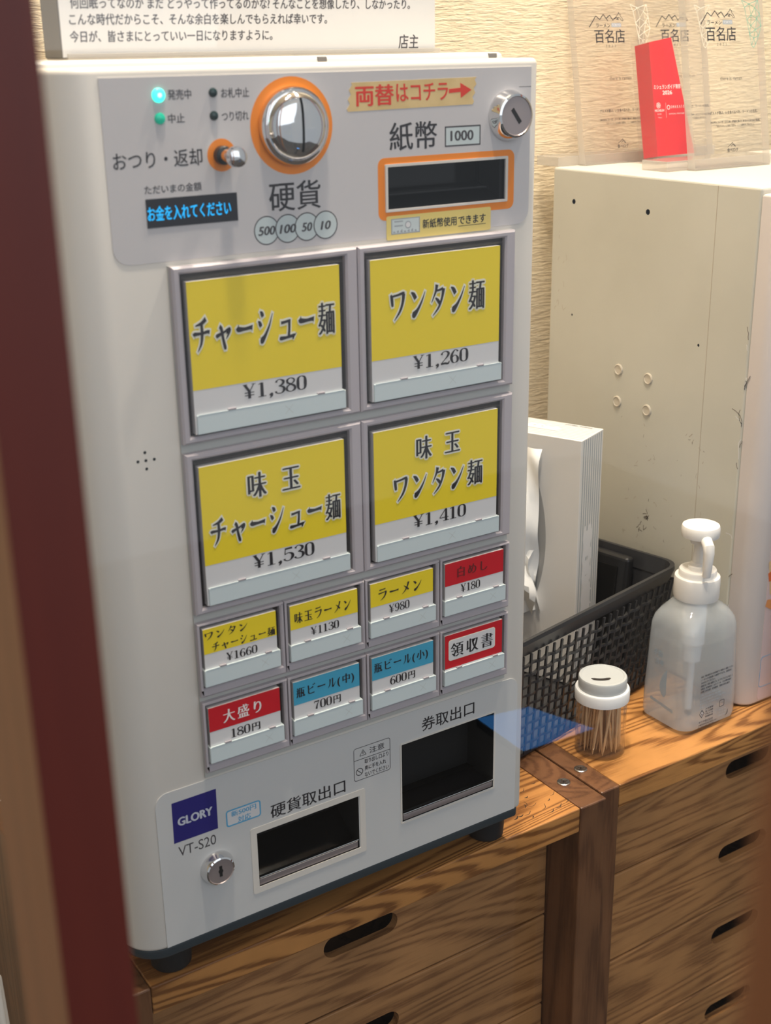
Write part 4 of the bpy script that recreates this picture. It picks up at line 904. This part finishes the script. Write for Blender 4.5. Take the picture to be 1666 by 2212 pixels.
# ================================================================ toothpick jar
JC = (.3712, .0640)
jr = thing('toothpick_jar', 'small clear round jar of toothpicks with a grey and white lid', 'jar', (JC[0], JC[1], 0))
mb = MB(); mb.lathe([(.0001, .0006), (.0185, .0006), (.0197, .0018), (.0199, .004), (.0199, .0495), (.0186, .0495), (.0186, .0030), (.0176, .0022), (.0001, .0022)], (JC[0], JC[1], 0), n=48, m='jar', cap0=False, cap1=False); mb.part('jar_body', jr, 'clear jar body')
mb = MB(); mb.lathe([(.0203, .0462), (.0216, .0468), (.0217, .0550), (.0210, .0562), (.0188, .0566)], (JC[0], JC[1], 0), n=48, m='lidwhite'); mb.part('lid_ring', jr, 'white lid ring')
mb = MB(); mb.lathe([(.0190, .0562), (.0192, .0650), (.0186, .0662), (.0168, .0664), (.0164, .0660), (.0001, .0659)], (JC[0], JC[1], 0), n=48, m='lidgrey')
pts = []
for k in range(13): a = -.62 + 1.24 * k / 12; pts.append((JC[0] + .0010 + .0130 * math.sin(a - .57), JC[1] + .0060 - .0130 * math.cos(a - .57)))
V = []
for i, p in enumerate(pts):
    wd = .0019 if 1 < i < 11 else (.0014 if i in (1, 11) else .0007); d = Vector(pts[min(i + 1, 12)]) - Vector(pts[max(i - 1, 0)]); d.normalize()
    V += [(p[0] - d.y * wd, p[1] + d.x * wd, .06602), (p[0] + d.y * wd, p[1] - d.x * wd, .06602)]
mb.add(V, [(2 * k, 2 * k + 1, 2 * k + 3, 2 * k + 2) for k in range(12)], 'recess')
mb.part('lid_top', jr, 'grey lid disc with a curved slot')
pk = MB(); pk.lathe([(.0002, 0), (.0009, .006), (.00095, .012), (.00095, .0515), (.0008, .0535)], (0, 0, 0), n=7, m='pick'); pme = pk.mesh('toothpick')
rr = random.Random(4); base = None; placed = []
for k in range(46):
    for tries in range(60):
        a0 = rr.uniform(0, 2 * PI); r0 = .0160 * math.sqrt(rr.random()); b0 = Vector((r0 * math.cos(a0), r0 * math.sin(a0), .0026))
        a1 = a0 + rr.uniform(-.7, .7); r1 = min(.0160, r0 * rr.uniform(.5, 1.0)); t1 = Vector((r1 * math.cos(a1), r1 * math.sin(a1), .0545)); 
        if r0 < .004: t1 = b0 + Vector((rr.uniform(-.006, .006), rr.uniform(-.006, .006), .052))
        def gap(p, q): return min(((p[0] + (p[1] - p[0]) * s) - (q[0] + (q[1] - q[0]) * s)).length for s in (0, .2, .4, .6, .8, 1))
        if all(gap((b0, t1), q) > .0021 for q in placed): break
    placed.append((b0, t1)); d = (t1 - b0).normalized()
    o = bpy.data.objects.new('toothpick', pme); COL.objects.link(o); o.rotation_mode = 'QUATERNION'; o.rotation_quaternion = Vector((0, 0, 1)).rotation_difference(d)
    o.location = (JC[0] + b0.x, JC[1] + b0.y, b0.z + Z0); tag(o, 'wooden toothpick packed in the clear jar with a grey lid', 'toothpick', 'toothpicks in the jar')

# ================================================================ hand sanitizer bottle
BC = (.4700, .0640)
sb = thing('sanitizer_bottle', 'translucent square pump bottle of clear sanitizer with a white pump head', 'pump bottle', (BC[0], BC[1], 0))
def rring(w_, d_, r, z, n=8):
    o = []
    for (sx, sy, a0) in ((-1, -1, PI), (1, -1, 1.5 * PI), (1, 1, 0), (-1, 1, .5 * PI)):
        for k in range(n + 1): a = a0 + .5 * PI * k / n; o.append((BC[0] + sx * (w_ / 2 - r) + r * math.cos(a), BC[1] + sy * (d_ / 2 - r) + r * math.sin(a), z))
    return o
BP = [(.056, .046, .010, .0008), (.064, .053, .012, .0035), (.0658, .0545, .0125, .008), (.0650, .0538, .0125, .03), (.0636, .052, .013, .055), (.0624, .0508, .0130, .078), (.0616, .0500, .0132, .087), (.0590, .0478, .0145, .0930), (.0530, .0435, .0165, .0982), (.0445, .0395, .0178, .1022), (.0370, .0355, .0174, .1058), (.0340, .0335, .0165, .108), (.0330, .0330, .0164, .112)]
mb = MB(); mb.loft([rring(*q) for q in BP], 'bottle', True, True, False)
def bhalf(v, i):
    for a, b2 in zip(BP, BP[1:]):
        if a[3] <= v <= b2[3]: return (a[i] + (b2[i] - a[i]) * (v - a[3]) / (b2[3] - a[3])) / 2
    return BP[0][i] / 2
Fb = lambda u, v, l: (BC[0] + u - .0052, BC[1] - bhalf(v, 1) - .00010 - l, v)
rr = random.Random(3)
TXT = ['本品は、手指を清潔に保つための消毒液です。使用前によく確認してください', 'ノータッチ式容器にも使用できます。直接目に', '入れないでください。', '〈使用方法〉手指に適量をとり、よくすりこむようにのばして', '〈成分〉有効成分：エタノール　その他の成分', '〈保管上の注意〉火気厳禁　直射日光を避け', '高温になる場所に保管しない', '乳幼児の手の届かない所に置く', '目に入った場合はすぐに水で洗い流す', '異常があるときは使用を中止し', '医師に相談してください。']
z = .0505
for k, s in enumerate(TXT):
    x1 = .0265 if k not in (2, 10) else (.006 if k == 2 else -.002)
    mb.text(s, Fb, -.0105, min(x1, -.0105 + len(s) * .0017), z, .0019, 'bottleink' if k < 6 else 'blueink', 'g', .05 if k < 6 else .0); z -= .00275
Fp = Fb
mb.add([Fp(p[0], p[1], .0000) for p in [(-.0105, .0165), (-.0075, .0205), (-.0045, .0165), (-.0075, .0125)]], [(0, 1, 2, 3)], 'bottleink'); mb.add([Fp(p[0], p[1], .00004) for p in [(-.0094, .0165), (-.0075, .0190), (-.0056, .0165), (-.0075, .0140)]], [(0, 1, 2, 3)], 'white')
mb.add([Fp(p[0], p[1], .00008) for p in [(-.0082, .0152), (-.0068, .0152), (-.0070, .0168), (-.0075, .0178), (-.0080, .0168)]], [(0, 1, 2, 3, 4)], 'bottleink')
for k in range(4): mb.text(['火気厳禁', '第二石油類', 'アルコール', '使用期限参照'][k], Fb, -.0035, .0055, .0200 - .0024 * k, .0017, 'bottleink', 'g', .04)
q = rrect(.0125, .0165, .0185, .0230, .0012, 4); q2 = rrect(.0132, .0172, .0178, .0223, .0008, 4); n_ = len(q)
mb.add([Fp(p[0], p[1], 0) for p in q] + [Fp(p[0], p[1], 0) for p in q2], [(k, (k + 1) % n_, n_ + (k + 1) % n_, n_ + k) for k in range(n_)], 'bottleink'); mb.text('プラ', Fb, .0138, .0172, .0198, .0024, 'bottleink')
mb.text('サラヤ株式会社', Fb, -.0105, .0060, .0090, .0024, 'bottleink', 'g', .03); mb.text('大阪市東住吉区湯里2-2-8', Fb, -.0105, .0105, .0062, .0020, 'bottleink', 'g', .03); mb.text('0120-40-3636', Fb, -.0105, .0085, .0034, .0022, 'bottleink', 'g', .05)
for k in range(4): mb.text(['ボトル：PE', 'ポンプ：PP', '内容量 500mL', 'MADE IN JAPAN'][k], Fb, .0125, .0205, .0140 - .0026 * k, .0015, 'blueink')
v, f = smooth_stroke([(.0205, .0062, .0004), (.0224, .0085, .0013), (.0232, .0120, .0004)]); mb.add([Fp(p[0], p[1], 0) for p in v], f, 'bottleink')
# pale print on the far side that shows through, and the big drop marks on the left side
Fl = lambda u, v, l: (BC[0] - bhalf(v, 0) - .00010 - l, BC[1] + u, v)
v, f = smooth_stroke([(-.004, .052, .001), (-.002, .045, .005), (-.001, .037, .0075), (-.002, .031, .006), (-.003, .0275, .001)]); mb.add([Fl(p[0], p[1], 0) for p in v], f, 'blueink')
v, f = stroke2d([(-.014, .0185), (.012, .0215)], .0028); mb.add([Fl(p[0], p[1], 0) for p in v], f, 'blueink')
mb.text('手指', Fl, .012, .002, .064, .0055, 'blueink', 'g', .03); mb.text('消毒', Fl, .010, .000, .0565, .0045, 'blueink', 'g', .03)
mb.part('bottle_body', sb, 'translucent bottle body')
mb = MB(); LQ = [(w_ - .0035, d_ - .0035, max(r - .001, .004), z) for w_, d_, r, z in BP if z < .075]; LQ[0] = (.053, .043, .009, .0022); LQ.append((.0588, .0472, .0125, .0760)); mb.loft([rring(*q) for q in LQ], 'liquid', True); mb.part('liquid', sb, 'clear liquid')
mb = MB()
mb.lathe([(.0166, .1085), (.0181, .1092), (.0185, .1110), (.0185, .1260), (.0180, .1278), (.0152, .1282), (.0152, .1325), (.0146, .1335), (.0085, .1338), (.0082, .1365), (.0066, .1372), (.0058, .1390), (.0050, .1395), (.0042, .15), (.0042, .158)], (BC[0], BC[1], 0), n=40, m='pumpwhite'); mb.part('pump_collar', sb, 'white screw collar')
mb = MB(); mb.lathe([(.0060, .1555), (.0075, .1560), (.0078, .1600), (.0130, .1612), (.0150, .1622), (.0154, .1645), (.0154, .1690), (.0146, .1712), (.0120, .1722), (.0060, .1716), (.0001, .1713)], (BC[0], BC[1], 0), n=44, m='pumpwhite')
sd = Vector((-.45, -.89, 0)); b0 = Vector((BC[0], BC[1], .1640)); mb.tube([b0, b0 + sd * .012 + Vector((0, 0, -.0005)), b0 + sd * .0200 + Vector((0, 0, -.0048)), b0 + sd * .0212 + Vector((0, 0, -.0095)), b0 + sd * .0190 + Vector((.0002, 0, -.0300))], [.0046, .0046, .0046, .0044, .0034], 'pumpwhite', 16)
mb.part('pump_head', sb, 'white pump head with a drooping spout')
mb = MB(); mb.lathe([(.0095, .108), (.0095, .068), (.0078, .066), (.0075, .052), (.0030, .050), (.0030, .006)], (BC[0], BC[1], 0), n=24, m='tubewhite'); mb.part('dip_tube', sb, 'white dip tube')

# ================================================================ slim rods in the dark gap at the left, and an added glowing panel outside the door for the blue reflection
for k, (px, py, zt_, lean) in enumerate(((-.1172, .0660, .0045, .006), (-.1205, .0560, .0110, .003), (-.1260, .0620, -.022, -.004))):
    b0 = Vector((px + lean * 3, py, -Z0 + .0005)); mb = MB(); mb.tube([b0, Vector((px, py, zt_ - .002)), Vector((px, py, zt_ - .0006)), Vector((px, py, zt_))], [.0026, .0026, .0020, .0006], 'rod', 12)
    mb.top('slim_rod', ['slim off-white rod left of the door bar, right-hand of the trio', 'tallest slim off-white rod left of the door bar', 'lowest slim off-white rod at the picture edge'][k], 'rod', tuple(b0), 'off-white rods by the door')
ys_ = lambda y: -.618 - y
ls = thing('lit_screen', 'blue-lit screen on a slim stand outside the door glass', 'screen', (.464, ys_(.261), -Z0))  # unseen panel added to put the blue reflection into the door glass
q = [(.429, .303), (.487, .292), (.512, .221), (.427, .227)]; q = [(x, ys_(y)) for x, y in q]
mb = MB(); n_ = 4; mb.add([(x, y, -.1008) for x, y in q], [(0, 1, 2, 3)], 'bluescreen'); mb.part('screen_face', ls)
mb = MB(); cq = (sum(p[0] for p in q) / 4, sum(p[1] for p in q) / 4)
mb.loft([[(x, y, -.110) for x, y in q], [(cq[0] + (x - cq[0]) * 1.02, cq[1] + (y - cq[1]) * 1.02, -.1012) for x, y in q]], 'black'); mb.part('casing', ls)
mb = MB(); mb.tube([(cq[0], cq[1], -Z0 + .012), (cq[0], cq[1], -.110)], .012, 'black', 16); mb.lathe([(.11, 0), (.11, .006), (.02, .013)], (cq[0], cq[1], -Z0 + .0003), n=32, m='black'); mb.part('stand', ls)
